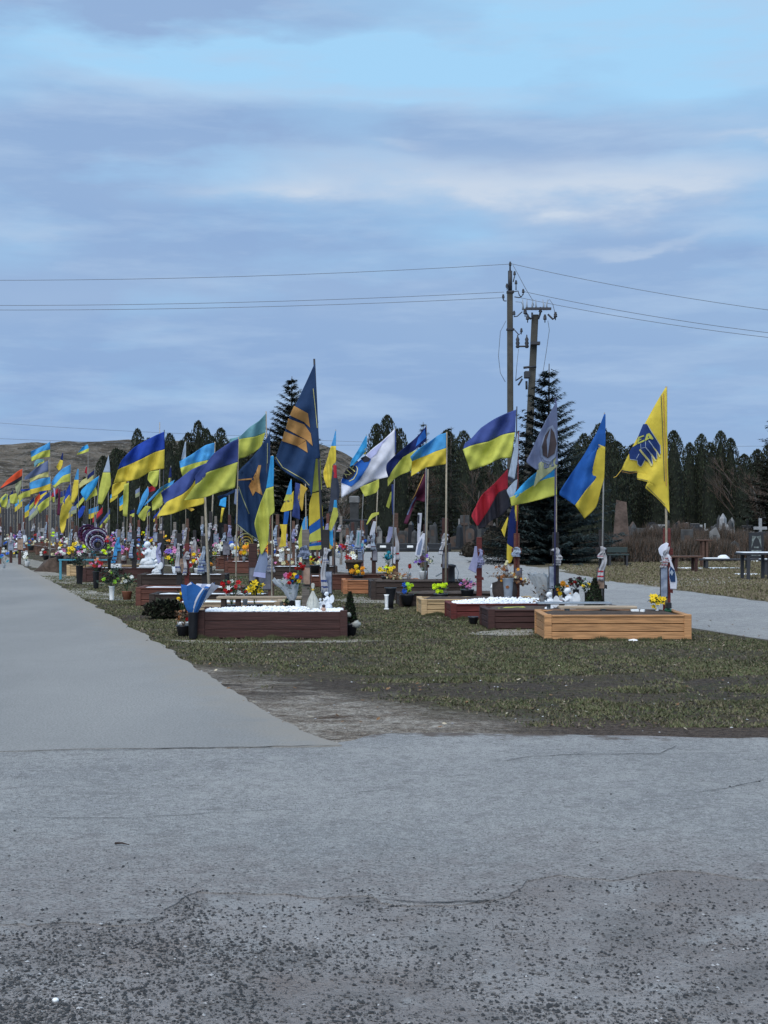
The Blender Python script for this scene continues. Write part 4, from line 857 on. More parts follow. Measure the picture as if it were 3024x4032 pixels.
flag(2, 24.8, [('navy', [(1548, 300), (1470, 420), (1340, 580), (1210, 715), (1215, 900), (1190, 1150), (1172, 1275)], [(1560, 320), (1558, 600), (1540, 800), (1500, 1000), (1480, 1150), (1450, 1350), (1430, 1468)])],
     'drooping navy flag with orange emblem just left of the cyan and yellow pennant', ((1552, 290), 1390), 'dark', tilt=.1, drape=True,
     patches=[('tan', [[(1460, 640), (1440, 780), (1420, 800), (1400, 870), (1460, 900), (1478, 970), (1400, 925), (1370, 975), (1325, 870), (1400, 845), (1410, 700), (1430, 640)], [(1210, 795), (1420, 775), (1420, 795), (1210, 808)]], -.008),
              ('khaki', [line([(1215, 870), (1260, 1000), (1330, 1170)], 10), line([(1200, 1285), (1300, 1370), (1430, 1455)], 9), line([(1530, 400), (1528, 620)], 7)], -.009)])
flag(2, 24.2, [('cyan', [(1566, 540), (1545, 700), (1515, 895)], [(1598, 540), (1600, 720), (1595, 872)]), ('lime', [(1515, 895), (1465, 1020), (1420, 1150), (1388, 1280), (1410, 1380), (1440, 1500), (1455, 1610)], [(1595, 872), (1600, 1000), (1607, 1150), (1555, 1200), (1545, 1350), (1530, 1490), (1470, 1612)])], 'limp cyan and lime flag hanging left of the big navy flag', ((1584, 535), 1575), 'wood', drape=True, tilt=0)
# --- big navy flag
flag(7, 19.9, [('navy', [(688, 130), (600, 330), (510, 520), (410, 730), (320, 920), (270, 1080), (215, 1240), (160, 1400), (125, 1530), (250, 1680), (430, 1785), (560, 1860), (625, 1930)], [(700, 130), (712, 330), (722, 520), (735, 730), (742, 920), (750, 1080), (760, 1240), (768, 1380), (778, 1480), (715, 1500), (690, 1700), (670, 1880), (650, 2060)])],
     'tall navy flag with orange striped emblem, highest of all flags', ((690, 55), 870), 'dark', tilt=.05, amp=.05, n=36, pr=.02,
     patches=[('tan', [[(397, 728), (600, 840), (628, 1045), (540, 962), (335, 868)], [(312, 912), (545, 1000), (640, 1130), (668, 1312), (572, 1222), (278, 1060)], [(258, 1098), (572, 1228), (540, 1250), (440, 1312), (218, 1238)], [(440, 1312), (572, 1238), (595, 1410)]], -.008),
              ('cream', [line([(675, 480), (700, 700), (735, 1050)], 9), line([(130, 1470), (230, 1620), (400, 1720), (540, 1800), (620, 1885)], 9)], -.009)], border=1)
flag(3, 20.1, [('lime', [(662, 572), (650, 750), (635, 940)], [(722, 572), (730, 750), (740, 908)]), ('yellow', [(635, 948), (602, 1080), (600, 1310)], [(720, 930), (745, 1100), (748, 1200)]), ('royal', [(600, 1310), (600, 1350), (610, 1392)], [(748, 1200), (755, 1260), (762, 1302)]), ('lime', [(610, 1392), (600, 1440), (606, 1480)], [(762, 1302), (765, 1380), (745, 1455)]), ('royal', [(606, 1500), (603, 1525)], [(750, 1470), (750, 1510)]), ('lime', [(603, 1525), (600, 1562)], [(750, 1510), (752, 1562)])], 'yellow cloth with a diagonal blue stripe hanging under the tall navy flag', drape=True, amp=.025, tilt=0)
flag(3, 27, [('indigo', [(450, 830), (440, 1000), (412, 1200)], [(505, 845), (497, 1050), (500, 1235)]), ('gold', [(507, 842), (478, 1000), (520, 1142)], [(585, 895), (548, 960), (531, 1130)])], 'indigo and gold cloth hanging left of the tall navy flag pole', ((560, 830), 575), 'wood', drape=True, tilt=0, amp=.03)
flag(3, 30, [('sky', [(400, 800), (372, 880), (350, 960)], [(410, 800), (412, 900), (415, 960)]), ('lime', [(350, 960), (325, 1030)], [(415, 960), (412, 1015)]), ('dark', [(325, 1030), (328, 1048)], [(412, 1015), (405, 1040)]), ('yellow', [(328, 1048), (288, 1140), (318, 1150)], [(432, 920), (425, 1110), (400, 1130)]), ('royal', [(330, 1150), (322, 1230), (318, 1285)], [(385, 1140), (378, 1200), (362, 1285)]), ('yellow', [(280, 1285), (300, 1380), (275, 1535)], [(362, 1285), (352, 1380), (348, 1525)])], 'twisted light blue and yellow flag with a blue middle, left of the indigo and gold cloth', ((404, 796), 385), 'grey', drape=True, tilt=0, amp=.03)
flag(3, 28, [('sky', [(550, 1210), (522, 1290), (542, 1420)], [(580, 1195), (586, 1300), (578, 1435)]), ('lime', [(522, 1290), (483, 1450), (490, 1565)], [(542, 1400), (578, 1432), (530, 1562)])], 'pale blue and lime cloth low beside the grey post', drape=True, tilt=0, amp=.02)
flag(3, 38, [('sky', [(885, 268), (862, 360), (838, 432)], [(893, 268), (894, 360), (893, 432)]), ('yellow', [(838, 432), (790, 600), (755, 715), (765, 800), (796, 886)], [(893, 432), (893, 600), (855, 640), (850, 740), (832, 886)])], 'thin blue and yellow flag on its own right of the tall navy flag', ((890, 258), 872), 'grey', drape=True, tilt=0)
flag(3, 36, [('red', [(863, 640), (868, 780)], [(898, 640), (905, 780)]), ('dark', [(855, 700), (830, 1000), (808, 1152)], [(905, 760), (936, 925), (888, 1150)])], 'red and charcoal cloth hanging under the thin blue and yellow flag', drape=True, tilt=0, amp=.03)
flag(3, 33, [('cyan', [(872, 1020), (865, 1100)], [(900, 1020), (906, 1105)]), ('lime', [(865, 1100), (828, 1250), (810, 1385)], [(906, 1105), (915, 1195), (838, 1365)]), ('cyan', [(820, 1355), (822, 1420), (828, 1510)], [(856, 1345), (862, 1420), (864, 1525)]), ('yellow', [(806, 1385), (815, 1500), (832, 1605)], [(826, 1500), (845, 1540), (850, 1625)])], 'narrow cyan and lime ribbon flag below the red and charcoal cloth', ((904, 1010), 868), 'dark', drape=True, tilt=0, amp=.03)
flag(3, 38, [('cyan', [(1220, 320), (1130, 480), (1060, 590), (1042, 668)], [(1229, 320), (1228, 465), (1190, 520), (1047, 672)]), ('yellow', [(1228, 440), (1205, 470)], [(1215, 520), (1195, 525)])], 'bright cyan flag just left of the white flag', ((1225, 312), 1145), 'grey')
flag(3, 36, [('lime', [(1362, 790), (1280, 830), (1150, 880)], [(1362, 880), (1335, 935), (1270, 965), (1205, 983)])], 'lime flag corner showing below the white flag', ((1356, 700), 1312), 'wood', pr=.02)
flag(3, 30, [('white', [(1532, 245), (1400, 375), (1290, 460), (1215, 535), (1080, 660), (950, 800)], [(1532, 765), (1450, 770), (1300, 810), (1180, 870), (1100, 915), (952, 998)]), ('indigo', [(1533, 250), (1535, 400), (1538, 505)], [(1546, 275), (1546, 400), (1546, 505)])],
     'large white and lilac flag with a black and blue badge at its tip', ((1538, 243), 1500), 'grey', tilt=.1,
     patches=[('lilac', [[(1500, 300), (1400, 380), (1290, 470), (1225, 525), (1265, 570), (1330, 520), (1400, 400)]], -.008),
              ('royal', [[(1215, 535), (1275, 575), (1240, 650), (1150, 800), (1060, 872), (950, 832), (955, 795), (1060, 665), (1150, 590)]], -.010),
              ('black', [[(960, 770), (1000, 690), (1070, 640), (1110, 655), (1115, 700), (1080, 765), (1030, 800), (990, 790)], [(1160, 565), (1215, 535), (1268, 570), (1250, 600), (1200, 610)]], -.014),
              ('cream', [line([(1112, 648), (1128, 680), (1120, 730), (1085, 790), (1035, 815)], 8), line([(1000, 740), (1045, 745)], 9), line([(1010, 690), (1060, 735)], 11), line([(1040, 660), (1100, 710)], 11), line([(1085, 650), (1060, 690)], 7), line([(985, 730), (1010, 770)], 9)], -.018)])
flag(4, 29, [('dkblue', [(1045, 215), (950, 325), (830, 430), (700, 540), (620, 620), (609, 690), (632, 770)], [(1050, 370), (980, 430), (900, 490), (800, 550), (720, 640), (670, 710), (640, 775)]), ('lime', [(1045, 415), (930, 480), (880, 500), (790, 555), (720, 640), (670, 710), (626, 800)], [(1040, 470), (940, 560), (900, 640), (870, 705), (760, 750), (690, 800), (628, 872)])], 'dark blue and lime flag right of the white flag', ((1048, 212), 1030), 'grey',
     patches=[('royal', [[(1030, 250), (960, 340), (930, 440), (1045, 340)]], -.006)])
flag(4, 27.6, [('sky', [(1262, 288), (1180, 312), (1080, 385), (950, 470), (872, 550)], [(1262, 455), (1150, 490), (1060, 530), (980, 560), (890, 598)]), ('yellow', [(1262, 455), (1150, 490), (1060, 530), (980, 560), (890, 598)], [(1262, 628), (1180, 642), (1050, 665), (960, 715), (880, 762)])], 'light blue and yellow flag on a pale pole left of the utility poles', ((1268, 285), 1256), 'wood', tilt=.1, pr=.022)
flag(4, 30, [('maroon', [(1037, 690), (1000, 820), (925, 980), (880, 1080), (800, 1270)], [(1048, 700), (1045, 1030), (940, 1025), (890, 1140), (840, 1290)])], 'maroon flag with a gilt edge under the dark blue and lime flag', ((1065, 690), 1030), 'wood', patches=[('tan', [line([(1020, 740), (925, 960), (895, 1010)], 8)], -.007), ('greylilac', [line([(935, 985), (890, 1060), (840, 1180)], 14)], -.007)], pr=.02)
flag(4, 31, [('lime', [(660, 930), (635, 1000), (608, 1092)], [(668, 930), (664, 1020), (640, 1112)]), ('indigo', [(670, 850), (668, 1000), (680, 1180)], [(690, 850), (692, 1000), (700, 1180)])], 'small lime and indigo pennant below the dark blue and lime flag', drape=True, tilt=0)
# --- right group
flag(5, 24.6, [('indigo', [(642, 312), (540, 350), (410, 410), (260, 510), (160, 620), (85, 680), (68, 735)], [(630, 560), (560, 570), (480, 592), (350, 655), (220, 685), (140, 708), (72, 740)]), ('lime', [(630, 560), (560, 570), (480, 592), (350, 655), (220, 685), (140, 708), (62, 745)], [(590, 838), (535, 842), (470, 845), (400, 875), (330, 912), (210, 955), (140, 977)])], 'large indigo and lime flag left of the utility poles', ((650, 283), 628), 'dark', tilt=.12)
flag(5, 24.4, [('palegrey', [(655, 580), (600, 820), (555, 1040)], [(665, 590), (665, 800), (625, 1070)]), ('dark', [(555, 1040), (552, 1070)], [(625, 1068), (600, 1110)]), ('palegrey', [(622, 1090), (540, 1190), (575, 1275)], [(658, 1070), (645, 1180), (610, 1290)])], 'furled pale grey-blue flag between the indigo flag and the leaning pole', ((668, 560), 640), 'red', drape=True, tilt=0, amp=.03)
flag(5, 25.2, [('red', [(550, 960), (400, 1120), (270, 1240), (200, 1370), (155, 1470), (215, 1575)], [(553, 1170), (450, 1215), (400, 1300), (340, 1410), (280, 1500), (225, 1578)]), ('black', [(553, 1170), (450, 1215), (400, 1300), (340, 1410), (280, 1500), (225, 1578)], [(575, 1370), (480, 1470), (420, 1500), (360, 1530), (300, 1590), (235, 1612)])], 'red and black flag drooping below the large indigo and lime flag', None, tilt=.1, drape=True)
flag(5, 24.5, [('dkblue', [(600, 1370), (562, 1500), (545, 1780)], [(612, 1355), (640, 1500), (622, 1822)]), ('yellow', [(550, 1480), (480, 1622)], [(556, 1500), (515, 1702)]), ('yellow', [(543, 1770), (540, 1930), (562, 1990)], [(612, 1822), (607, 1920), (590, 1972)]), ('yellow', [(630, 1342), (625, 1525)], [(666, 1342), (662, 1525)])], 'limp dark blue and yellow flag hanging low by the leaning pole foot', None, drape=True, tilt=0, amp=.03)
flag(5, 22.2, [('greylilac', [(1070, 240), (1015, 340), (960, 440), (890, 580), (800, 780), (752, 882), (862, 968)], [(1088, 240), (1090, 360), (1093, 480), (1093, 620), (1093, 800), (1090, 915), (895, 968)]), ('khaki', [(1090, 830), (900, 885), (870, 980), (830, 1162)], [(1092, 930), (1000, 1010), (900, 1085), (842, 1150)])], 'faded grey-lilac flag with a dark oval emblem right of the leaning pole', ((1072, 195), 1062), 'blue', tilt=.0, drape=True, amp=.03,
     patches=[('grey', [[(1040, 480), (1070, 540), (1092, 700), (1070, 830), (1000, 910), (930, 880), (910, 820), (905, 720), (940, 610), (985, 510)]], -.006), ('brownish', [[(1020, 510), (1055, 560), (1085, 680), (1060, 790), (985, 840), (935, 810), (925, 710), (960, 590)]], -.010), ('grey', [[(1020, 500), (1010, 640), (985, 830), (975, 640)], line([(925, 815), (950, 860), (1010, 872), (1070, 820)], 12)], -.014)])
flag(5, 22.4, [('cyan', [(1066, 945), (980, 950), (900, 970), (780, 1060), (690, 1150), (620, 1232)], [(1068, 1040), (980, 1062), (900, 1092), (760, 1180), (700, 1225), (640, 1275)]), ('lime', [(1068, 1040), (980, 1062), (900, 1092), (760, 1180), (680, 1225), (575, 1268)], [(1088, 1240), (980, 1270), (900, 1292), (750, 1330), (680, 1342), (590, 1362)])], 'light blue and lime flag beneath the faded grey-lilac one', ((1078, 940), 1090), 'wood', tilt=.15)
flag(5, 21.4, [('royal', [(1600, 362), (1530, 540), (1390, 790), (1250, 1000), (1108, 1220), (1190, 1290), (1282, 1352)], [(1616, 362), (1616, 540), (1612, 715), (1540, 690), (1470, 1010), (1515, 1055), (1290, 1345)]), ('yellow', [(1540, 690), (1500, 850), (1465, 1010), (1515, 1055), (1400, 1190), (1284, 1352)], [(1612, 717), (1608, 900), (1600, 1065), (1568, 1170), (1515, 1370), (1388, 1500)])], 'vivid blue and yellow flag second from the right', ((1604, 350), 1568), 'grey', tilt=.05)
J = lambda P: [((2480+x/10.369-2400)*2.6587, (1680+y/10.369-1500)*2.6587) for x, y in P]
JL = lambda P, w_: J(line(P, w_))
JB = [J([(300, 500), (540, -100), (690, -120), (860, 190), (1000, 400), (1230, 760), (1250, 1100), (1190, 1180), (1090, 1000), (1100, 1330), (1050, 1330), (900, 1180), (930, 1540), (880, 1520), (560, 1160), (600, 1350), (470, 1600), (400, 1600), (320, 1500), (300, 1350), (0, 1320), (-40, 1050), (100, 830), (300, 720)])]
flag(6, 19.9, [('yellow', [(582, 75), (500, 210), (425, 345), (330, 520), (235, 700), (125, 928), (210, 950), (290, 942), (290, 1030), (400, 1050), (375, 1120), (480, 1210), (580, 1310)], [(597, 68), (600, 200), (602, 345), (604, 520), (608, 700), (611, 880), (614, 980), (616, 1040), (618, 1100), (620, 1160), (622, 1220), (625, 1300), (628, 1385)])],
     'big yellow flag with a blue winged emblem, rightmost of all', ((594, 62), 598), 'wood', tilt=.05, amp=.03, n=36, pr=.02,
     patches=[('badge', JB, -.007),
              ('cream', [JL([(400, 930), (560, 1130), (750, 1350), (900, 1600)], 80), JL([(950, 830), (1090, 1000), (1230, 1230)], 55), JL([(860, 1110), (960, 1250), (1060, 1400)], 65)], -.010),
              ('palegrey', [JL([(770, 570), (900, 740), (990, 880)], 40), JL([(650, 850), (760, 980), (890, 1150)], 40), JL([(440, 690), (450, 880), (640, 850), (640, 600)], 28), JL([(1090, 1000), (1110, 1300)], 24), JL([(890, 1190), (930, 1540)], 24), JL([(380, 1100), (270, 1300)], 24), JL([(730, -60), (880, 200), (1010, 400), (1240, 770), (1255, 1100)], 26), JL([(0, 1330), (300, 1370), (330, 1530), (420, 1620), (480, 1610), (610, 1360)], 26)], -.012),
              ('lime', [J([(600, 570), (680, 310), (780, 260), (850, 320), (960, 480), (930, 525), (800, 485), (660, 570)]), JL([(380, 430), (335, 560), (340, 690)], 60), JL([(370, 445), (570, 365)], 55), JL([(370, 550), (465, 505)], 38), JL([(330, 680), (590, 560)], 62)], -.014),
              ('badge', [J([(735, 450), (755, 360), (790, 440)])], -.017),
              ('dark', [line([(130, 935), (210, 950), (290, 945)], 6), line([(290, 1020), (400, 1045)], 6), line([(385, 1100), (480, 1195), (580, 1295)], 6), line([(540, 150), (552, 420), (565, 760), (575, 1050)], 7)], -.010),
              ('tan', [line([(565, 130), (575, 400), (588, 760), (596, 1100)], 9), line([(130, 950), (210, 966), (290, 958)], 4)], -.010)], border=2)
mb = MB().use(fab('gold')).tube([W(*zc(6, p), 19.9) for p in ((125, 930), (95, 970), (70, 1000), (40, 1012))], .005, 5); tag(mb.build('cord'), 'thin yellow cord trailing from the tip of the big yellow flag', 'cord')
# --- far left group
far = [
 (52, [('sky', [(545, 385), (470, 430), (335, 490)], [(546, 470), (460, 490), (340, 555)]), ('lime', [(546, 470), (460, 490), (340, 555)], [(545, 550), (440, 562), (345, 600)])], 'light blue and lime flag flying highest at the far left', ((545, 378), 540)),
 (75, [('cyan', [(955, 415), (900, 440), (868, 480)], [(968, 455), (910, 480), (850, 505)]), ('lime', [(968, 455), (910, 480), (850, 505)], [(965, 490), (910, 510), (835, 530)])], 'tiny cyan and lime flag silhouetted against the hill crest', ((960, 410), 955)),
 (62, [('dkblue', [(680, 505), (655, 580)], [(688, 508), (685, 590)]), ('yellow', [(655, 580), (615, 660), (640, 700)], [(686, 590), (680, 640), (655, 690)])], 'narrow navy and yellow pennant against the hill', ((685, 500), 690)),
 (48, [('sky', [(768, 632), (680, 680), (600, 760), (562, 830)], [(766, 730), (680, 760), (600, 850), (570, 860)]), ('lime', [(766, 730), (680, 760), (600, 850), (575, 860)], [(762, 820), (680, 830), (640, 852), (592, 888)])], 'light blue and lime flag fourth from the left edge, below the pennant', ((770, 625), 765)),
 (56, [('greylilac', [(525, 590), (430, 640), (330, 720), (268, 770)], [(525, 710), (430, 740), (330, 785), (268, 800)]), ('cream', [(525, 710), (430, 740), (330, 785)], [(526, 770), (420, 780), (325, 832)])], 'grey-lilac and cream flag with dark script at far left', ((530, 585), 535)),
 (50, [('sky', [(545, 770), (440, 790), (320, 832)], [(550, 840), (440, 880), (325, 905)]), ('yellow', [(550, 840), (440, 880), (325, 905)], [(555, 910), (450, 925), (330, 962)])], 'broad sky blue and yellow flag under the grey-lilac one', ((550, 765), 548)),
 (58, [('blue', [(330, 895), (230, 905)], [(330, 912), (228, 925)]), ('lime', [(330, 912), (250, 940), (198, 970)], [(330, 980), (250, 1000), (205, 1070)])], 'lime flag end trailing left of the broad sky blue flag', None),
 (60, [('orange', [(245, 680), (180, 715), (80, 800), (5, 885)], [(240, 755), (170, 800), (90, 845), (10, 892)]), ('black', [(240, 755), (170, 800), (90, 845), (5, 895)], [(235, 800), (150, 850), (70, 872), (-10, 920)])], 'orange-red and black flag at the left edge', ((248, 675), 245)),
 (62, [('khaki', [(215, 770), (165, 860), (182, 960)], [(235, 790), (228, 880), (190, 985)])], 'dull khaki flag hanging at the far left', ((228, 768), 200)),
 (66, [('lime', [(60, 950), (0, 1010), (10, 1090)], [(85, 960), (80, 1060), (40, 1098)]), ('teal', [(62, 960), (20, 1010)], [(80, 975), (40, 1030)])], 'crumpled lime and teal flag at the left edge above the fence', ((85, 945), 82)),
 (66, [('lime', [(180, 945), (105, 970), (110, 1050)], [(195, 960), (190, 1050), (150, 1065)])], 'crumpled lime flag second from the left edge above the fence', ((192, 940), 195)),
 (52, [('indigo', [(540, 930), (470, 980), (402, 1075)], [(537, 985), (470, 1030), (405, 1088)]), ('lime', [(537, 985), (470, 1030), (405, 1088)], [(535, 1080), (480, 1122), (430, 1172)])], 'dusky indigo and lime flag in front of the dark fence', ((542, 925), 535)),
 (44, [('blue', [(765, 840), (730, 900), (688, 1045)], [(770, 970), (720, 1010), (700, 1065)]), ('yellow', [(755, 960), (680, 1060), (652, 1200), (652, 1300), (668, 1382)], [(790, 1080), (742, 1170), (720, 1250), (715, 1300), (692, 1378)])], 'long limp blue and yellow flag hanging almost to the ground at left', ((768, 835), 730)),
 (52, [('sky', [(845, 680), (820, 760), (808, 800)], [(858, 690), (857, 760), (856, 800)]), ('yellow', [(808, 800), (788, 900), (770, 1050)], [(856, 800), (850, 950), (800, 1052)])], 'slim light blue and yellow flag right of the long limp one', ((854, 675), 848)),
 (50, [('dkblue', [(1030, 690), (960, 745)], [(1020, 745), (945, 800)]), ('cream', [(1020, 745), (900, 800), (858, 850)], [(1020, 800), (910, 860), (862, 895)])], 'small navy and cream flag behind the bright cyan one', ((1034, 685), 1030)),
 (46, [('cyan', [(1070, 760), (960, 840), (875, 930), (925, 1015)], [(1078, 765), (1045, 870), (990, 950), (930, 1032)]), ('lime', [(1045, 870), (990, 950), (928, 1036)], [(1060, 970), (1010, 985), (940, 1036)])], 'bright cyan flag with lime lower half at left', ((1080, 755), 1000)),
 (44, [('palegrey', [(1180, 540), (1150, 640), (1120, 720)], [(1185, 545), (1195, 640), (1200, 720)]), ('lime', [(1120, 720), (1080, 900), (1063, 1062)], [(1200, 720), (1207, 860), (1110, 1066)])], 'faded grey and lime flag drooping left of the royal blue one', ((1182, 535), 1170)),
 (48, [('black', [(1225, 780), (1155, 840)], [(1225, 860), (1190, 880)]), ('yellow', [(1380, 800), (1230, 850), (1215, 1000)], [(1370, 870), (1340, 910), (1265, 975)])], 'yellow cloth with a black corner under the royal blue flag', None),
 (46, [('lime', [(1350, 850), (1340, 1000), (1338, 1190)], [(1402, 830), (1400, 1000), (1385, 1205)])], 'long narrow lime flag straight down under the royal blue flag', ((1395, 800), 1375)),
 (64, [('red', [(938, 655), (920, 720)], [(948, 660), (945, 740)])], 'small dark red pennant at left behind the poles', ((942, 650), 935)),
 (64, [('maroon', [(640, 900), (620, 1180)], [(660, 900), (650, 1190)])], 'thin dark red banner hanging straight down at left behind the poles', ((650, 895), 640)),
 (66, [('teal', [(480, 575), (400, 580), (370, 620)], [(482, 600), (410, 620), (375, 665)]), ('lime', [(480, 590), (420, 625)], [(482, 625), (400, 665)])], 'small teal and lime flag just under the highest far-left flag', None),
 (60, [('orange', [(430, 950), (385, 1000), (375, 1060)], [(440, 985), (420, 1040), (380, 1075)]), ('lime', [(420, 1010), (370, 1110)], [(425, 1020), (385, 1115)])], 'scrap of orange and lime cloth at the far left above the graves', None),
 (64, [('lilac', [(580, 890), (590, 980)], [(600, 895), (602, 990)]), ('lime', [(570, 990), (575, 1040)], [(600, 985), (590, 1045)])], 'little lilac and lime ribbon flag right of the dusky indigo flag', ((600, 885), 605)),
 (38, [('blue', [(900, 1080), (850, 1150), (855, 1220)], [(930, 1090), (900, 1180), (870, 1215)])], 'deep blue cloth hung beside the purple wreath', None),
]
for d, st, lab, po in far: flag(1, d, st, lab, po, rnd.choice(('grey', 'wood', 'grey')), amp=.05, pr=.014, n=10)
far2 = [(40, [('sky', [(225, 880), (165, 970), (103, 1172)], [(235, 900), (232, 975), (120, 1182)]), ('lime', [(205, 1080), (120, 1190), (178, 1252)], [(262, 1095), (215, 1160), (195, 1247)])], 'blue and lime flag hanging low right of the royal blue one', ((228, 875), 220)),
 (50, [('palegrey', [(632, 385), (610, 480), (590, 580)], [(642, 390), (642, 480), (640, 590)])], 'slate blue tip of a flag behind the light blue and yellow flag', ((640, 380), 640)),
 (42, [('lime', [(240, 710), (225, 800), (300, 885)], [(350, 695), (345, 780), (325, 870)])], 'yellow flag end under the royal blue and yellow flag', ((357, 178), 360)),
 (46, [('cyan', [(1020, 1000), (1002, 1080)], [(1082, 990), (1075, 1100)]), ('yellow', [(1030, 1105), (1020, 1200), (1012, 1265)], [(1062, 1105), (1040, 1200), (1032, 1265)])], 'short cyan and yellow pennant in the middle beneath the lime flag', ((1112, 960), 1110)),
 (44, [('grey', [(1180, 900), (1165, 1060)], [(1215, 900), (1205, 1080)]), ('lime', [(1205, 960), (1190, 1140)], [(1225, 960), (1215, 1150)])], 'grey and lime strip flag left of the drooping navy flag', ((1205, 880), 1195)),
 (60, [('dkblue', [(470, 660), (450, 780)], [(482, 670), (485, 770)]), ('lime', [(455, 780), (450, 830)], [(472, 780), (468, 835)])], 'small dark blue and lime pennant among the thujas at left', ((478, 650), 480)),
 (25.5, [('navy', [(1180, 900), (1080, 950), (985, 980)], [(1180, 930), (1090, 975), (1000, 1025)])], 'thin corner of a navy flag below the long lime flag', None),
 (56, [('gold', [(720, 1110), (650, 1110)], [(735, 1125), (700, 1145)])], 'gold scrap of a flag below the golden flag', None)]
for d, st, lab, po in far2: flag(2, d, st, lab, po, rnd.choice(('grey', 'wood')), amp=.03, pr=.014, n=10)
# generated small distant flags between the named ones
rf = random.Random(21); combos = [('sky', 'yellow'), ('dkblue', 'lime'), ('cyan', 'yellow'), ('blue', 'yellow'), ('indigo', 'lime'), ('red', 'black'), ('grey', 'khaki')]
for i in range(26):
    px = sorted([rf.uniform(0, 640) for _ in range(26)])[i] if False else 8+i*25+rf.uniform(-8, 8); d = rf.uniform(62, 100); py = rf.uniform(1905, 2010); a, b = rf.choice(combos); w_ = rf.uniform(14, 42); h_ = rf.uniform(26, 48); s_ = rf.uniform(.3, 1.4)*w_
    m_ = py+h_*.5
    flag(0, d, [(a, [(px, py), (px-w_*.5, py+s_*.5), (px-w_, py+s_)], [(px, m_), (px-w_*.5, m_+s_*.45), (px-w_, m_+s_*.9)]), (b, [(px, m_), (px-w_*.5, m_+s_*.45), (px-w_, m_+s_*.9)], [(px, py+h_), (px-w_*.5, py+h_+s_*.45), (px-w_, py+h_+s_*.8)])],
         'small distant %s and %s flag, %s from the left of those low in the crowd' % (a.replace('dk', 'dark ').replace('sky', 'light blue'), b, ordw(i)), ((px, py-4), px-2), 'grey', amp=.03, pr=.012, n=6)

# ------------------------------------------------------------------ grave crosses, towels, portraits
prints = [plain('print_dark', (.06, .06, .09), .4, .6, scale=7, col2=(.24, .24, .28)), plain('print_brown', (.10, .06, .04), .4, .6, scale=8, col2=(.40, .28, .22)), plain('print_blue', (.04, .06, .12), .4, .6, scale=9, col2=(.35, .40, .50))]
def cross(px, d, top, wc, label, towel=None, portrait=None, post=.032, bar=.17, tl='', pl='', base=0):
    x = gx(px, d); h = H-(top-HZ)*d/F; r = empty('grave_cross', (x, d-.06, 0)); m = wood(wc)
    MB().use(m).box(-post, post, -.03, .03, base, h, .008).build('post', None, r)
    zb = h*.78; MB().use(m).box(-bar/2, bar/2, -.022, .022, zb-.05, zb+.05, .006).build('crossbar', None, r)
    MB().use(m).add([(-.08, -.034, h*.42), (.08, -.034, h*.39), (.08, -.034, h*.43), (-.08, -.034, h*.46), (-.08, .034, h*.42), (.08, .034, h*.39), (.08, .034, h*.43), (-.08, .034, h*.46)], [(0, 1, 2, 3), (7, 6, 5, 4), (0, 4, 5, 1), (3, 2, 6, 7), (0, 3, 7, 4), (1, 5, 6, 2)]).build('slanted_bar', None, r)
    tag(r, label, 'cross', 'wooden grave crosses with towels')
    if portrait or (d < 40 and rnd.random() < .7):
        portrait = portrait or (rnd.uniform(-.05, .06), rnd.uniform(.16, .3), rnd.uniform(.08, .14))
        ox, ph_, pw = portrait; p = empty('portrait_photo', (x+ox, d-.125, h*.5-ph_/2))
        MB().use(MT['darkmetal']).box(-pw/2-.012, pw/2+.012, 0, .02, -.012, ph_+.012, .004).build('frame', None, p); MB().use(rnd.choice(prints)).box(-pw/2, pw/2, -.004, -.001, 0, ph_).build('print', None, p)
        tag(p, pl, 'portrait', 'framed portraits on the crosses')
    if towel:
        col, sd, L = towel; mb = MB().use(fab('towel' if col == 'white' else col)); rt = random.Random(sd); pm_ = MB().use(fab(rt.choice(('indigo', 'red', 'dark', 'maroon'))))
        side = rt.choice((-1, 1)); mb.ball((side*.03, -.05, zb+.03), .035, .025, .022, 8, 6, .9, sd)
        for s_ in (0, 1):
            vs = []; fs = []; n = 14; m2 = 5; LL = L*rt.uniform(.45, .95)*(1 if s_ else .6); off = side*rt.uniform(-.035, .06); sway = rt.uniform(-.20, .06); w0 = rt.uniform(.03, .05); w1 = rt.uniform(.04, .12)
            for i in range(n+1):
                t = i/n
                for j in range(m2+1):
                    u = (j/m2-.5); xx = off*min(1, t*4)+u*(w0+w1*t)+sway*t**1.6*LL+.012*math.sin(t*9+sd); yy = -.06-.03*t-.012*s_+.022*math.sin(u*11+t*5+sd)+.012*math.sin(t*14+sd); zz = zb+.07-LL*t+.02*u*sway*t
                    vs.append((xx, yy, zz))
            for i in range(n):
                for j in range(m2): q = i*(m2+1)+j; fs.append((q, q+1, q+m2+2, q+m2+1))
            mb.add(vs, fs, True)
            for i in ((10, 12) if rt.random() < .6 else (11,)):
                q = i*(m2+1); pm_.add([(vs[q+k][0], vs[q+k][1]-.006, vs[q+k][2]) for k in range(m2+1)]+[(vs[q+k+m2+1][0], vs[q+k+m2+1][1]-.006, vs[q+k+m2+1][2]*.6+vs[q+k][2]*.4) for k in range(m2+1)], [(k, k+1, k+m2+2, k+m2+1) for k in range(m2)])
        t_ = empty('towel', (x, d-.06, 0)); o = solid(mb.build('cloth', None, t_), .004); o = pm_.build('embroidery', None, t_); tag(t_, tl, 'towel', 'embroidered towels tied to crosses')
    return r
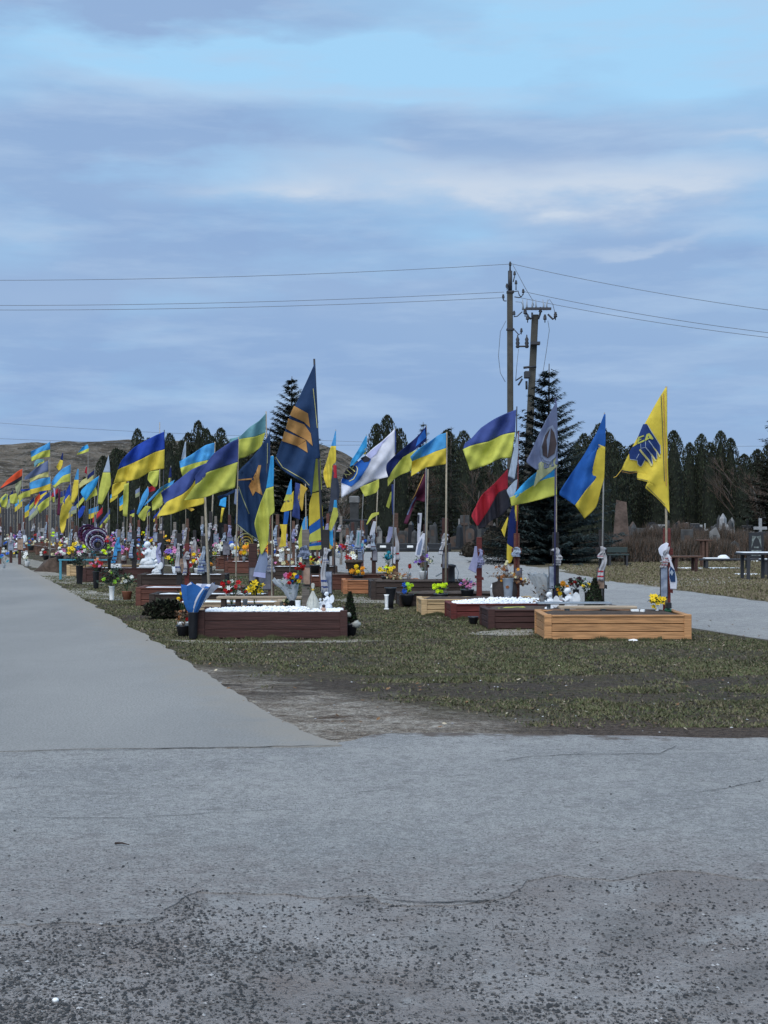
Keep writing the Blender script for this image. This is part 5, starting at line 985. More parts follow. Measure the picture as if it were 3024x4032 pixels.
CR = [(2622, 20.0, 2080, 'red', 'dark red wooden post cross at the rightmost yellow flag', 'white', .62, (-.05, .42, .085), .05),
 (2366, 21.5, 2085, 'black', 'black post cross by the vivid blue and yellow flag', 'white', .6, (-.02, .30, .10), .04),
 (2186, 22.4, 2095, 'black', 'black post cross under the faded grey-lilac flag', 'white', .5, (-.07, .34, .07), .05),
 (2033, 24.5, 2100, 'redbrown', 'red-brown post cross beside the limp dark blue flag', 'palegrey', .35, None, .05),
 (1886, 26.2, 2115, 'red', 'red post cross left of the grey vase under the red and black flag', 'lilac', .62, None, .05),
 (1752, 27.9, 2040, 'maroon', 'maroon post cross at the foot of the pale flag pole', 'white', .55, (0, .3, .1), .06),
 (1675, 30.5, 2065, 'maroon', 'maroon post cross below the maroon flag', 'white', .7, (-.05, .3, .12), .05),
 (1557, 31.5, 2020, 'brown', 'brown post cross below the dark blue and lime flag', 'white', .8, None, .06),
 (1472, 33, 2045, 'maroon', 'maroon post cross wearing a yellow cloth', 'palegrey', .7, None, .05),
 (1412, 36, 2080, 'grey', 'grey post cross with a pale green banner in the centre', 'palegrey', .7, None, .03),
 (1284, 19.95, 2085, 'black', 'black post cross at the right end of the maroon pebble bed', 'white', .75, (.02, .3, .12), .05),
 (1205, 22.5, 2085, 'grey', 'weathered grey post cross left of the tall navy flag pole', 'grey', .35, None, .06),
 (1068, 24.6, 2140, 'brown', 'brown post cross with a dark photo banner behind the yellow flowers', 'white', .5, (-.10, .36, .20), .05),
 (997, 27, 2140, 'maroon', 'thick maroon post cross under the drooping navy flag', None, 0, None, .08),
 (808, 29, 2110, 'black', 'black leaning cross left of the beige grass in the middle', 'palegrey', .8, None, .06),
 (738, 31, 2140, 'red', 'red post cross between the two black ones at left', 'white', .6, None, .05),
 (708, 31.8, 2100, 'black', 'black post cross behind the red one at left', 'white', .8, None, .06),
 (633, 33, 2100, 'black', 'black post cross just right of the kneeling angel', 'lilac', .7, None, .07),
 (530, 37, 2090, 'black', 'dark post cross left of the kneeling angel', 'palegrey', .6, None, .06),
 (905, 46, 2080, 'brown', 'brown post cross with two dark banners left of the yellow-striped wreath', 'white', .9, (-.1, .7, .12), .05),
 (940, 44, 2090, 'maroon', 'maroon post cross touching the yellow-striped wreath', 'white', .9, (-.05, .6, .14), .05),
 (470, 42, 2085, 'grey', 'grey post cross hung with a pale blue and gold cloth at left', 'sky', .9, None, .05)]
for i, (px, d, tp, wc, lb, tw, L, po, pw) in enumerate(CR):
    cross(px, d, tp, wc, lb, (tw, i*3+1, L) if tw else None, po, pw, tl=('%s towel on the %s' % ({'white': 'white', 'lilac': 'lilac-white', 'palegrey': 'pale grey', 'grey': 'grey', 'sky': 'pale blue'}.get(tw, ''), lb)), pl='framed portrait on the '+lb)
rc = random.Random(31); ic = {}
for i in range(50):
    px = 10+i*30+rc.uniform(-9, 9) if i < 22 else 690+(i-22)*27+rc.uniform(-10, 10); d = rc.uniform(48, 84) if px < 650 else rc.uniform(42, 58); wc = rc.choice(('maroon', 'brown', 'grey', 'redbrown', 'black')); tw = rc.choice(('white', 'white', 'palegrey', 'lilac'))
    zn = 'in the far left crowd' if i < 22 else 'in the middle distance'; k = ic[zn] = ic.get(zn, -1)+1
    hh = rc.uniform(1.3, 1.9)
    cross(px, d, HZ-(hh-H)*F/d, wc, '%s wooden cross %s, %s from the left' % (wc.replace('redbrown', 'red-brown'), zn, ordw(k)), (tw, 100+i, rc.uniform(.5, .9)), (rc.uniform(-.05, .1), .4, .2) if rc.random() < .5 else None, .05,
          tl='%s towel, %s cross from left %s' % (dict(white='white', palegrey='pale grey', lilac='lilac')[tw], ordw(k), zn), pl='dark portrait on the %s cross from the left %s' % (ordw(k), zn))
flag(4, 32.6, [('lime', [(530, 1150), (450, 1170), (392, 1285)], [(532, 1176), (462, 1215), (402, 1288)])], 'yellow cloth draped over the maroon cross in the centre', None, cat='cloth', name='draped_cloth', group='cloths tied on crosses', amp=.02)
flag(4, 30.2, [('white', [(955, 1160), (950, 1300), (948, 1480)], [(1000, 1162), (990, 1300), (975, 1480)])], 'upright white banner strip left of the maroon flag pole', None, cat='banner', name='banner', group='cloths tied on crosses', amp=.015, patches=[('dark', [[(955, 1180), (972, 1182), (970, 1275), (952, 1270)]], -.006)])
flag(4, 30.0, [('white', [(1010, 1380), (950, 1480), (925, 1620)], [(1040, 1385), (1020, 1500), (985, 1650)])], 'white and dark banner slung below the upright white strip', None, cat='banner', name='banner', group='cloths tied on crosses', amp=.02, patches=[('grey', [[(1000, 1430), (960, 1500), (940, 1610), (975, 1620), (1000, 1500)]], -.006)])
flag(4, 35.8, [('palegrey', [(290, 1350), (285, 1450), (270, 1530)], [(335, 1355), (332, 1450), (318, 1540)])], 'pale green banner on the grey cross in the centre', None, cat='banner', name='banner', group='cloths tied on crosses', amp=.015, patches=[('teal', [line([(310, 1370), (300, 1510)], 14)], -.006)])
flag(4, 31.3, [('lilac', [(640, 1310), (625, 1400), (610, 1480)], [(682, 1315), (675, 1400), (648, 1482)]), ('white', [(662, 1530), (668, 1620), (675, 1700)], [(715, 1530), (712, 1620), (710, 1720)])], 'lilac and white cloths hanging on the brown cross in the centre', None, cat='cloth', name='hanging_cloth', group='cloths tied on crosses', amp=.015)
flag(4, 32.9, [('white', [(470, 1250), (440, 1350), (430, 1400)], [(502, 1255), (490, 1350), (482, 1405)]), ('brownish', [(430, 1400), (410, 1500)], [(485, 1405), (478, 1500)]), ('white', [(410, 1500), (400, 1530)], [(478, 1500), (474, 1540)])], 'white-ended portrait banner on the cross with the yellow cloth', None, cat='banner', name='banner', group='cloths tied on crosses', amp=.015)
flag(8, 19.7, [('white', [(340, 440), (385, 580), (365, 640), (372, 760), (385, 895)], [(368, 445), (430, 620), (455, 700), (472, 790), (462, 900)])], 'blue-printed white towel on the rightmost dark red post', None, cat='towel', name='towel', group='cloths tied on crosses', amp=.02, drape=True, patches=[('navy', [[(385, 590), (440, 650), (448, 720), (450, 800), (390, 800), (370, 740), (372, 650)]], -.006), ('palegrey', [[(400, 640), (425, 675), (405, 720), (375, 680)]], -.010)])
flag(8, 19.75, [('white', [(330, 285), (265, 320), (228, 370), (240, 430), (265, 465)], [(362, 300), (335, 380), (290, 400), (285, 430), (290, 462)])], 'white knotted towel end at the top of the rightmost post', None, cat='towel', name='towel', group='cloths tied on crosses', amp=.02, drape=True)
flag(5, 25.9, [('lilac', [(190, 1800), (175, 1900), (120, 2050)], [(215, 1800), (225, 1950), (205, 2095)])], 'lilac-white cloth fanned at the red cross left of the grey vase', None, cat='cloth', name='hanging_cloth', group='cloths tied on crosses', amp=.02, drape=True)
flag(3, 24.3, [('grey', [(70, 1590), (40, 1680), (0, 1800)], [(140, 1590), (150, 1700), (130, 1815)]), ('lilac', [(0, 1800), (-8, 1850)], [(130, 1815), (125, 1870)])], 'grey photo banner with lilac hem above the yellow flowers', None, cat='banner', name='banner', group='cloths tied on crosses', amp=.015)

# ------------------------------------------------------------------ flowers and vases
FL = dict(white=(.80, .82, .80), yellow=(.80, .58, .02), neon=(.62, .82, .02), orange=(.80, .36, .03), red=(.42, .01, .015), pink=(.62, .22, .42), purple=(.22, .12, .50), teal=(.02, .28, .38), blue=(.03, .13, .55), cream=(.72, .68, .45), dark=(.05, .02, .03), lime=(.35, .65, .06), peach=(.80, .40, .24), rust=(.35, .14, .05), dried=(.28, .17, .10))
blos = {}
def blossom(col, style=0):
    if (col, style) in blos: return blos[(col, style)]
    mb = MB().use(plain('petal_'+col, FL[col], .6, .12, scale=30, trans=.12)); r = random.Random(len(blos))
    if style == 0:      # layered ball (rose, chrysanthemum)
        for ring, (n, rad, zz, tl) in enumerate(((7, .5, -.1, .5), (6, .38, .12, .9), (4, .2, .3, 1.3))):
            for i in range(n):
                a = 2*math.pi*i/n+ring*.5+r.uniform(-.1, .1); ca, sa = math.cos(a), math.sin(a); w_ = .34-.06*ring
                mb.add([(ca*.05, sa*.05, zz-.15), (ca*rad-sa*w_, sa*rad+ca*w_, zz+.12*tl), (ca*(rad+.42), sa*(rad+.42), zz+.22*tl), (ca*rad+sa*w_, sa*rad-ca*w_, zz+.12*tl)], [(0, 3, 2, 1)])
        mb.ball((0, 0, .05), .32, .32, .3, 7, 5)
    else:               # open six-petal flower
        for i in range(6):
            a = math.pi*i/3; ca, sa = math.cos(a), math.sin(a); mb.add([(0, 0, 0), (ca*.5-sa*.3, sa*.5+ca*.3, .22), (ca*1.0, sa*1.0, .12), (ca*.5+sa*.3, sa*.5-ca*.3, .22)], [(0, 3, 2, 1)])
        mb.use(plain('petal_heart_'+col, tuple(c*.6 for c in FL[col]))).ball((0, 0, .12), .22, .22, .24, 6, 4)
    blos[(col, style)] = mb.mesh('flower'); return blos[(col, style)]
def vasem(kind):
    mb = MB()
    if kind == 'black_tall': mb.use(MT['blackp']).lathe([(.045, 0), (.055, .02), (.07, .36), (.078, .37), (.068, .365)], n=14)
    elif kind == 'white_tall': mb.use(MT['whitep']).lathe([(.05, 0), (.04, .03), (.05, .24), (.06, .26), (.05, .255)], n=14)
    elif kind == 'grey_tall': mb.use(MT['greyp']).lathe([(.05, 0), (.055, .02), (.075, .28), (.085, .30), (.07, .295)], n=14)
    elif kind == 'pot': mb.use(MT['blackp']).lathe([(.09, 0), (.12, .16), (.13, .17), (.13, .19), (.11, .185)], n=14)
    elif kind == 'white_pot': mb.use(MT['whitep']).lathe([(.06, 0), (.085, .15), (.09, .16), (.08, .155)], n=14)
    elif kind == 'glass': mb.use(MT['foil']).lathe([(.035, 0), (.045, .14), (.05, .15), (.04, .148)], n=12)
    elif kind == 'terracotta': mb.use(MT['pot']).lathe([(.07, 0), (.10, .15), (.11, .16), (.09, .155)], n=12)
    return mb.mesh('vase') if mb.v else None
vm = {}
VH = dict(black_tall=.37, white_tall=.26, grey_tall=.30, pot=.18, white_pot=.16, glass=.15, terracotta=.16)
def bouquet(px, py, d, colors, n, rad, label, vase=None, z=0, fs=.035, style=0, leaves=60, wrap=None, leafcol='leaf', flat=.8, vs=1., group='flowers on the graves', name='bouquet'):
    """px,py: centre of the blossoms; z: what the container stands on"""
    r = random.Random(int(px*7+py)); c = W(px, py, d); root = empty(name, (c.x, d, z)); cz = c.z-z
    if vase:
        if vase not in vm: vm[vase] = vasem(vase)
        link('vase', vm[vase], root, sc=vs)
    top = VH[vase]*vs if vase else 0
    sm_ = MB().use(MT[leafcol]); pts = []
    for i in range(n):
        for _ in range(30):
            v = Vector((r.uniform(-1, 1), r.uniform(-1, .6), r.uniform(-1, 1)))
            if v.length < 1 and all((Vector((v.x*rad, v.y*rad, v.z*rad*flat))-p).length > fs*1.25 for p in pts): break
        p = Vector((v.x*rad, v.y*rad, v.z*rad*flat)); pts.append(p)
        o = link('flower', blossom(r.choice(colors), style if style < 2 else r.choice((0, 1))), root, (p.x, p.y, cz+p.z), (r.uniform(.5, 1.5), r.uniform(-.3, .3), r.uniform(-.5, .5)), fs*r.uniform(.8, 1.25))
        sm_.tube([(0, 0, top*.95), (p.x*.5, p.y*.5, (cz+p.z+top)/2), (p.x, p.y, cz+p.z)], .0035, 3, caps=False)
    for _ in range(leaves):
        v = Vector((r.gauss(0, .5), r.gauss(0, .5), r.gauss(-.15, .5))); p = Vector((v.x*rad, v.y*rad, cz+v.z*rad*flat)); 
        if p.z < top: p.z = top+.01
        a = r.random()*6.28; t = Vector((math.cos(a), math.sin(a), r.uniform(-.2, 1))).normalized()*r.uniform(.04, .085); u = Vector((-t.y, t.x, .02)).normalized()*.016
        sm_.add([p, p+t*.5+u, p+t, p+t*.5-u], [(0, 1, 2, 3)])
    sm_.build('foliage', None, root)
    if wrap:
        col, wr, wz0, wz1, nx = wrap; mb = MB(); k = 18
        for q in range(2):
            vs_ = []; 
            for i in range(6):
                t = i/5
                for j in range(k):
                    a = 2*math.pi*j/k; R = (.04+(wr*(1-.12*q)-.04)*t**.8)*(1+.12*t*math.sin(a*5+q*2)+.08*t*math.sin(a*9+q)); zz = wz0+(wz1-wz0)*t+(.035*math.sin(a*3+1+q*2)+.025*math.sin(a*7))*t+nx*0
                    vs_.append((R*math.cos(a)+nx*t*t*(.5+q*.6), R*math.sin(a)*.8, zz))
            fs_ = [(i*k+j, i*k+(j+1) % k, (i+1)*k+(j+1) % k, (i+1)*k+j) for i in range(5) for j in range(k)]
            mb.use(fab(col[q]) if col[q] in FC else MT[col[q]]).add(vs_, fs_, False)
        solid(mb.build('wrapping', None, root), .002)
    return tag(root, label, 'flowers', group)
# front left
bouquet(760, 2335, 19.15, ['white', 'blue'], 4, .05, 'blue and white paper-wrapped bouquet in a tall black vase, front left', 'black_tall', 0, .02, wrap=(('wrapblue', 'white'), .22, .33, .72, .12), leaves=10)
bouquet(722, 2350, 20.2, ['yellow', 'yellow', 'red'], 7, .09, 'yellow and red flowers behind the blue and white bouquet', 'white_pot', 0, .035, leaves=40)
bouquet(722, 2425, 19.7, ['red', 'rust', 'dark'], 9, .12, 'faded dark red flowers in a black pot left of the tall black vase', 'pot', 0, .03, leaves=90, leafcol='dried', vs=.8)
bouquet(1003, 2312, 22.3, ['yellow'], 8, .13, 'big yellow lily bouquet behind the wooden bench', 'pot', .1, .06, 1, 160)
bouquet(912, 2312, 22.3, ['white', 'red', 'white', 'red'], 16, .17, 'white and red flower bouquet left of the yellow lilies', 'pot', .1, .045, 2, 120)
bouquet(965, 2330, 22.7, ['red', 'white'], 5, .07, 'small red and white flowers between the two big bouquets', 'glass', .25, .03, 0, 40)
bouquet(1150, 2290, 20.2, ['red', 'yellow', 'pink', 'blue', 'red', 'yellow'], 15, .16, 'mixed red, yellow and blue bouquet in clear film by the grey cross', 'black_tall', .34, .048, 0, 110, wrap=(('foil', 'foil'), .15, .12, .40, -.13), vs=.6)
bouquet(1180, 2232, 20.4, ['red'], 6, .07, 'dark red flowers tied on the grey post', None, .8, .035, 0, 30)
bouquet(1128, 2370, 20.3, ['white', 'cream', 'peach'], 5, .06, 'little white flowers hanging under the bench end', None, .35, .03, 0, 40)
bouquet(500, 2282, 27, ['cream', 'white'], 8, .13, 'cream roses in a bushy bouquet at the left row', 'terracotta', .1, .045, 0, 200)
bouquet(440, 2262, 28.5, ['cream', 'lime'], 6, .26, 'large leafy green and cream bouquet in a white vase at left', 'white_tall', 0, .05, 0, 420, leafcol='fir', vs=1.1)
bouquet(378, 2222, 33.5, ['red', 'red', 'pink'], 11, .14, 'bright red flowers in a tall black vase at left', 'black_tall', 0, .045, 1, 60, vs=1.1)
bouquet(313, 2205, 35.5, ['lime'], 1, .20, 'dark fir sprigs in a tall black vase at left', 'black_tall', 0, .02, 0, 420, leafcol='fir', vs=1.3, flat=1.1)
bouquet(236, 2175, 44, ['pink', 'white', 'pink', 'white'], 11, .20, 'pink and white flowers on the left row behind the soil mound', 'pot', .33, .07, 0, 60)
bouquet(275, 2168, 43, ['yellow'], 8, .16, 'yellow flowers right of the pink and white ones at left', 'pot', .3, .065, 1, 40)
bouquet(212, 2183, 45, ['cream'], 4, .12, 'pale cream flowers left of the pink and white ones', 'pot', .3, .07, 0, 20)
bouquet(430, 2155, 36.5, ['neon', 'lime'], 4, .10, 'neon green flowers in a dark vase above the maroon bed', 'black_tall', .37, .05, 0, 90, vs=.7)
bouquet(425, 2125, 36.8, ['peach', 'red', 'pink'], 6, .10, 'peach and red flowers above the neon green ones', None, .9, .05, 0, 20)
bouquet(383, 2210, 36.4, ['peach', 'cream'], 4, .10, 'peach flowers behind the bright red ones', 'pot', .3, .045, 0, 30)
bouquet(296, 2142, 42, ['yellow', 'cream'], 5, .12, 'yellow flowers above the dark fir sprigs', 'pot', .3, .06, 1, 30)
bouquet(690, 2213, 33.5, ['rust', 'lime', 'dried'], 7, .13, 'rust and green bouquet on a white pot near the black cross', 'white_pot', .36, .035, 0, 130)
bouquet(820, 2212, 30, ['white'], 3, .2, 'wild green sprigs with one white flower in the middle', 'pot', .0, .035, 0, 260, leafcol='fir', flat=1.2)
# right row
bouquet(1410, 2248, 32.2, ['orange', 'orange', 'yellow'], 8, .19, 'orange roses on the orange slatted bed', 'pot', .18, .062, 0, 40, flat=.6)
bouquet(1525, 2240, 29.5, ['yellow', 'neon'], 10, .16, 'bright yellow flowers on the tall dark bed', 'pot', .26, .055, 1, 60, flat=.6)
bouquet(1530, 2190, 30.5, ['teal'], 9, .12, 'teal flowers leaning above the yellow ones', 'black_tall', .36, .045, 0, 60, flat=.7, vs=.7)
bouquet(1560, 2268, 29.2, ['dried', 'rust', 'cream'], 22, .24, 'withered brown and cream flowers along the tall dark bed', None, .37, .03, 2, 160, leafcol='dried', flat=.35)
bouquet(1610, 2230, 29.6, ['red'], 2, .03, 'single red flower standing on the tall dark bed', 'glass', .37, .045, 0, 10)
bouquet(1665, 2205, 29.4, ['purple', 'purple', 'dark', 'cream', 'purple'], 12, .20, 'purple flowers in a white pot on the tall dark bed', 'white_pot', .40, .05, 1, 90, flat=.5)
bouquet(1603, 2312, 26.3, ['neon', 'blue', 'neon', 'blue', 'lime'], 7, .13, 'neon green and blue flowers on the low dark bed', 'pot', .05, .052, 0, 40)
bouquet(1735, 2310, 26.3, ['neon'], 10, .15, 'neon yellow flowers on the low dark bed', 'pot', .06, .05, 0, 40)
bouquet(1840, 2300, 26.3, ['pink', 'pink', 'purple'], 12, .16, 'pink-lilac flowers at the right end of the low dark bed', 'pot', .14, .045, 1, 130, flat=.45)
bouquet(2000, 2262, 24.2, ['rust', 'orange', 'dried', 'dark', 'cream'], 24, .25, 'withered orange-brown bouquet beside the grey vase', 'grey_tall', .25, .032, 2, 130, leafcol='dried', flat=.9, vs=1.25)
bouquet(2050, 2292, 24.4, ['dried', 'dark', 'cream'], 12, .16, 'dried flowers drooping right of the grey vase', None, .5, .03, 0, 70, leafcol='dried', flat=.5)
bouquet(2222, 2318, 21.8, ['orange', 'peach', 'yellow'], 6, .12, 'orange and peach flowers behind the round grey table', 'black_tall', .33, .05, 0, 80, vs=.5)
bouquet(2268, 2292, 21.8, ['red', 'red', 'dark'], 8, .13, 'dark red flowers left of the small green thuja', 'black_tall', .29, .04, 0, 110, flat=.5, vs=.7)
bouquet(2312, 2310, 21.6, ['yellow', 'yellow', 'red'], 5, .09, 'yellow flowers touching the small green thuja', 'black_tall', .29, .035, 1, 80, vs=.6)
bouquet(2587, 2368, 19.7, ['yellow'], 12, .11, 'bright yellow daffodil bunch at the right end of the orange pine bed', 'white_tall', .33, .05, 1, 50, vs=.5)
bouquet(2140, 2325, 22.6, ['purple', 'dried'], 3, .18, 'dry straw stalks in clear film at the right row', None, .29, .03, 0, 150, leafcol='dried', flat=1.1, wrap=(('foil', 'foil'), .16, .0, .45, -.1))
bouquet(1240, 2195, 33, ['red', 'dark'], 7, .10, 'dark red flowers on the snowy dark bed', 'pot', .38, .045, 0, 30)
bouquet(975, 2172, 46, ['peach', 'cream'], 5, .14, 'peach flowers by the yellow-striped wreath', 'pot', .2, .06, 0, 20)
# many small far bouquets
rb = random.Random(77); cn = [0, 0]
pal = [['yellow', 'neon'], ['red', 'white'], ['white', 'cream'], ['pink', 'white'], ['blue', 'white'], ['orange', 'yellow'], ['purple', 'pink'], ['teal', 'blue'], ['red', 'dark'], ['cream', 'rust'], ['white', 'pink']]
names = ['yellow and neon', 'red and white', 'white and cream', 'pink and white', 'blue and white', 'orange and yellow', 'purple and pink', 'teal and blue', 'dark red', 'cream and rust', 'white and pink']
for i in range(120):
    if i < 62: px = 2+i*10.2+rb.uniform(-6, 6); d = rb.uniform(44, 85); zn = 'in the far left crowd'; k = i
    else: px = 640+(i-62)*14+rb.uniform(-8, 8); d = rb.uniform(36, 58); zn = 'in the middle distance'; k = i-62
    q = rb.randrange(len(pal)); hh = rb.uniform(.35, .85); n = rb.choice((4, 5, 6, 7))
    bouquet(px, HZ+(H-hh)*F/d, d, pal[q], n, rb.uniform(.14, .30), '%s bouquet %s, %s from the left' % (names[q], zn, ordw(k) if k < 58 else ('last' if k == 61 else ('third from last' if k == 59 else ('second from last' if k == 60 else 'fourth from last')))), rb.choice(('pot', 'white_pot', None, 'glass')), max(0, hh-.35), rb.uniform(.06, .09), rb.choice((0, 1)), 26)

# ------------------------------------------------------------------ vases, statues, odds and ends
def prop(name, px, d, z, fn, label, cat, group=None, parts=None):
    r = empty(name, (gx(px, d), d, z))
    for pn, f in parts: mb = MB(); f(mb); mb.build(pn, None, r)
    return tag(r, label, cat, group)
prop('vase', 1173, 19.6, .36, None, 'white cylindrical vase on the white pebbles', 'vase', parts=[('body', lambda m: m.use(MT['whitep']).lathe([(.028, 0), (.03, .02), (.036, .13), (.04, .14), (.034, .138)])), ('foot', lambda m: m.use(MT['whitep']).lathe([(.034, -.004), (.03, .004)]))])
prop('vase', 1522, 25.6, 0, None, 'tall white vase standing on the grass before the dark beds', 'vase', parts=[('body', lambda m: m.use(MT['whitep']).lathe([(.032, .02), (.030, .06), (.034, .24), (.048, .27), (.04, .265)])), ('foot', lambda m: m.use(MT['whitep']).lathe([(.05, 0), (.045, .02), (.03, .022)]))])
prop('vase', 1538, 25.9, 0, None, 'tall black conical vase behind the white one on the grass', 'vase', parts=[('body', lambda m: m.use(MT['blackp']).lathe([(.045, .01), (.06, .15), (.10, .36), (.115, .38), (.10, .375)])), ('foot', lambda m: m.use(MT['blackp']).lathe([(.06, 0), (.05, .012)]))])
prop('plant_pot', 1864, 21.9, 0, None, 'small empty black pot on the grass before the red bed', 'pot', parts=[('body', lambda m: m.use(MT['blackp']).lathe([(.055, 0), (.075, .10), (.083, .105), (.083, .125), (.072, .12)])), ('soil', lambda m: m.use(MT['soil']).lathe([(.068, .10), (.05, .108)]))])
prop('upturned_basket', 1392, 32.4, .36, None, 'dark brown upturned pot behind the orange roses', 'pot', parts=[('body', lambda m: m.use(plain('basket_dark', (.03, .022, .018), .8, .2)).lathe([(.12, 0), (.12, .08), (.20, .30), (.19, .34), (.05, .35)], n=9, smooth=False)), ('rim', lambda m: m.use(MT['soil']).lathe([(.21, .28), (.215, .31), (.19, .345)], n=9))])
prop('memorial_stone', 1983, 24.2, .27, None, 'rough dark rock beside the grey vase', 'stone', parts=[('rock', lambda m: m.use(plain('dark_rock', (.045, .035, .032), .95, .3, scale=5, bump=.02)).ball((0, .05, .12), .19, .1, .24, 9, 6, .7, 5))])
prop('lantern', 1940, 24.3, .26, None, 'white and glass grave lantern left of the dark rock', 'lantern', parts=[('base', lambda m: m.use(MT['whitep']).lathe([(.05, 0), (.052, .035), (.04, .04)])), ('glass', lambda m: m.use(MT['foil']).lathe([(.036, .04), (.045, .1), (.045, .17), (.03, .19)])), ('cap', lambda m: m.use(MT['whitep']).lathe([(.05, .19), (.035, .215), (.03, .24), (.008, .265)]))])
prop('lantern', 1775, 28.2, .38, None, 'black cylindrical lantern with a chain on the tall dark bed', 'lantern', parts=[('body', lambda m: m.use(MT['blackp']).lathe([(.09, 0), (.085, .03), (.08, .28), (.10, .30), (.10, .32), (.11, .34), (.02, .36)])), ('handle', lambda m: m.use(MT['greyp']).tube([(.10, -.02, .32), (.15, -.03, .2), (.13, -.03, .05), (.16, -.03, 0)], .008, 5)), ('arm', lambda m: m.use(MT['greyp']).tube([(-.05, -.03, .26), (-.3, -.05, .12)], .015, 5))])
# kneeling angels
def angel(px, d, z, s, label, small=False):
    r = empty('angel_statue', (gx(px, d), d, z)); a = MT['marble']; b = MB().use(a)
    b.box(-.26*s, .26*s, -.16*s, .16*s, 0, .07*s, .01)
    b.lathe([(.20*s, .07*s), (.23*s, .12*s), (.20*s, .2*s), (.13*s, .30*s), (.11*s, .36*s), (.135*s, .46*s), (.12*s, .54*s), (.05*s, .58*s), (.045*s, .62*s)], (.02*s, 0, 0), 12, 1, .75)
    b.tube([(.05*s, -.05*s, .22*s), (-.14*s, -.07*s, .20*s), (-.20*s, -.07*s, .10*s)], [.10*s, .085*s, .07*s], 8)     # folded leg
    b.tube([(.0, -.10*s, .50*s), (-.10*s, -.13*s, .42*s), (-.17*s, -.07*s, .48*s)], [.045*s, .038*s, .03*s], 8); b.tube([(.0, .10*s, .50*s), (-.10*s, .05*s, .42*s), (-.17*s, -.03*s, .49*s)], [.045*s, .038*s, .03*s], 8)
    b.tube([(.02*s, 0, .56*s), (-.02*s, 0, .63*s)], .042*s, 8)
    b.build('body', None, r)
    hd = MB().use(a).ball((-.045*s, 0, .70*s), .085*s, .08*s, .095*s, 12, 9, .05, 2); hd.ball((-.125*s, 0, .69*s), .02*s, .015*s, .022*s, 6, 5); hd.ball((-.015*s, 0, .725*s), .092*s, .09*s, .09*s, 12, 8, .25, 6); hd.build('head', None, r)
    for sg in (-1, 1):
        wv = MB().use(a); P = [(.10, .30), (.20, .26), (.30, .34), (.33, .48), (.30, .62), (.24, .68), (.16, .62), (.12, .50)]; n = len(P); y0 = sg*.06*s
        wv.add([(x*s, y0+sg*(x-.1)*.5*s, z_*s) for x, z_ in P]+[(x*s, y0+sg*.022*s+sg*(x-.1)*.5*s, z_*s) for x, z_ in P], [tuple(range(n)), tuple(range(n, 2*n))[::-1]]+[(i, i+n, (i+1) % n+n, (i+1) % n) for i in range(n)]); wv.build('wing', None, r)
    return tag(r, label, 'statue', 'white angel figures')
angel(583, 36.4, .40, .82, 'large white kneeling angel statue praying, on the maroon bed')
angel(616, 32.2, .38, .42, 'small white angel figure just right of the large kneeling one')
angel(78, 62, .4, .85, 'distant white angel statue near the left edge')
angel(1262, 19.7, .37, .19, 'tiny white angel figure behind the tan teddy-like figurine')
angel(1288, 19.75, .37, .30, 'white winged figurine at the post on the pebble bed')
angel(2165, 21.15, .20, .42, 'white dove-like angel left of the round grey table leg')
angel(2238, 21.1, .20, .50, 'white angel with spread wings behind the round grey table')
angel(2330, 21.9, .29, .18, 'little white angel under the small thuja')
angel(2205, 21.0, .12, .20, 'small white figurine under the round grey table')
prop('figurine', 1274, 19.35, .36, None, 'peach and dark seated figurine on the pebbles', 'figurine', parts=[('body', lambda m: m.use(plain('figurine_peach', (.5, .33, .26), .6)).ball((0, 0, .03), .035, .03, .032, 10, 7)), ('head', lambda m: m.use(plain('figurine_dark', (.05, .03, .04), .6)).ball((.002, 0, .078), .024, .022, .024, 8, 6)), ('scarf', lambda m: m.use(MT['whitep']).tube([(-.03, -.01, .07), (-.04, -.01, .03), (-.035, -.01, -.01)], .010, 6))])
# tied plastic bag
r = empty('plastic_bag', (gx(1232, 19.6), 19.6, .36)); mb = MB().use(MT['bagm']); k = 20; prof = [(.07, 0), (.085, .03), (.078, .10), (.055, .17), (.030, .23), (.014, .27), (.009, .30), (.018, .325), (.022, .36), (.012, .38)]
vs = []
for i, (rr_, z_) in enumerate(prof):
    for j in range(k): a = 2*math.pi*j/k; q = rr_*(1+.13*math.sin(a*7+i*.3)+.08*math.sin(a*4+i)); vs.append((q*math.cos(a), q*math.sin(a)*.7, z_))
mb.add(vs, [(i*k+j, i*k+(j+1) % k, (i+1)*k+(j+1) % k, (i+1)*k+j) for i in range(len(prof)-1) for j in range(k)]+[tuple(range(k))[::-1], tuple(range((len(prof)-1)*k, len(prof)*k))], False)
mb.build('bag', None, r); mb = MB().use(fab('gold')); mb.lathe([(.012, .275), (.020, .29), (.012, .30)], (0, 0, 0), 8); mb.build('tie', None, r); tag(r, 'pale plastic gift bag tied at its tip, on the pebble bed', 'bag')
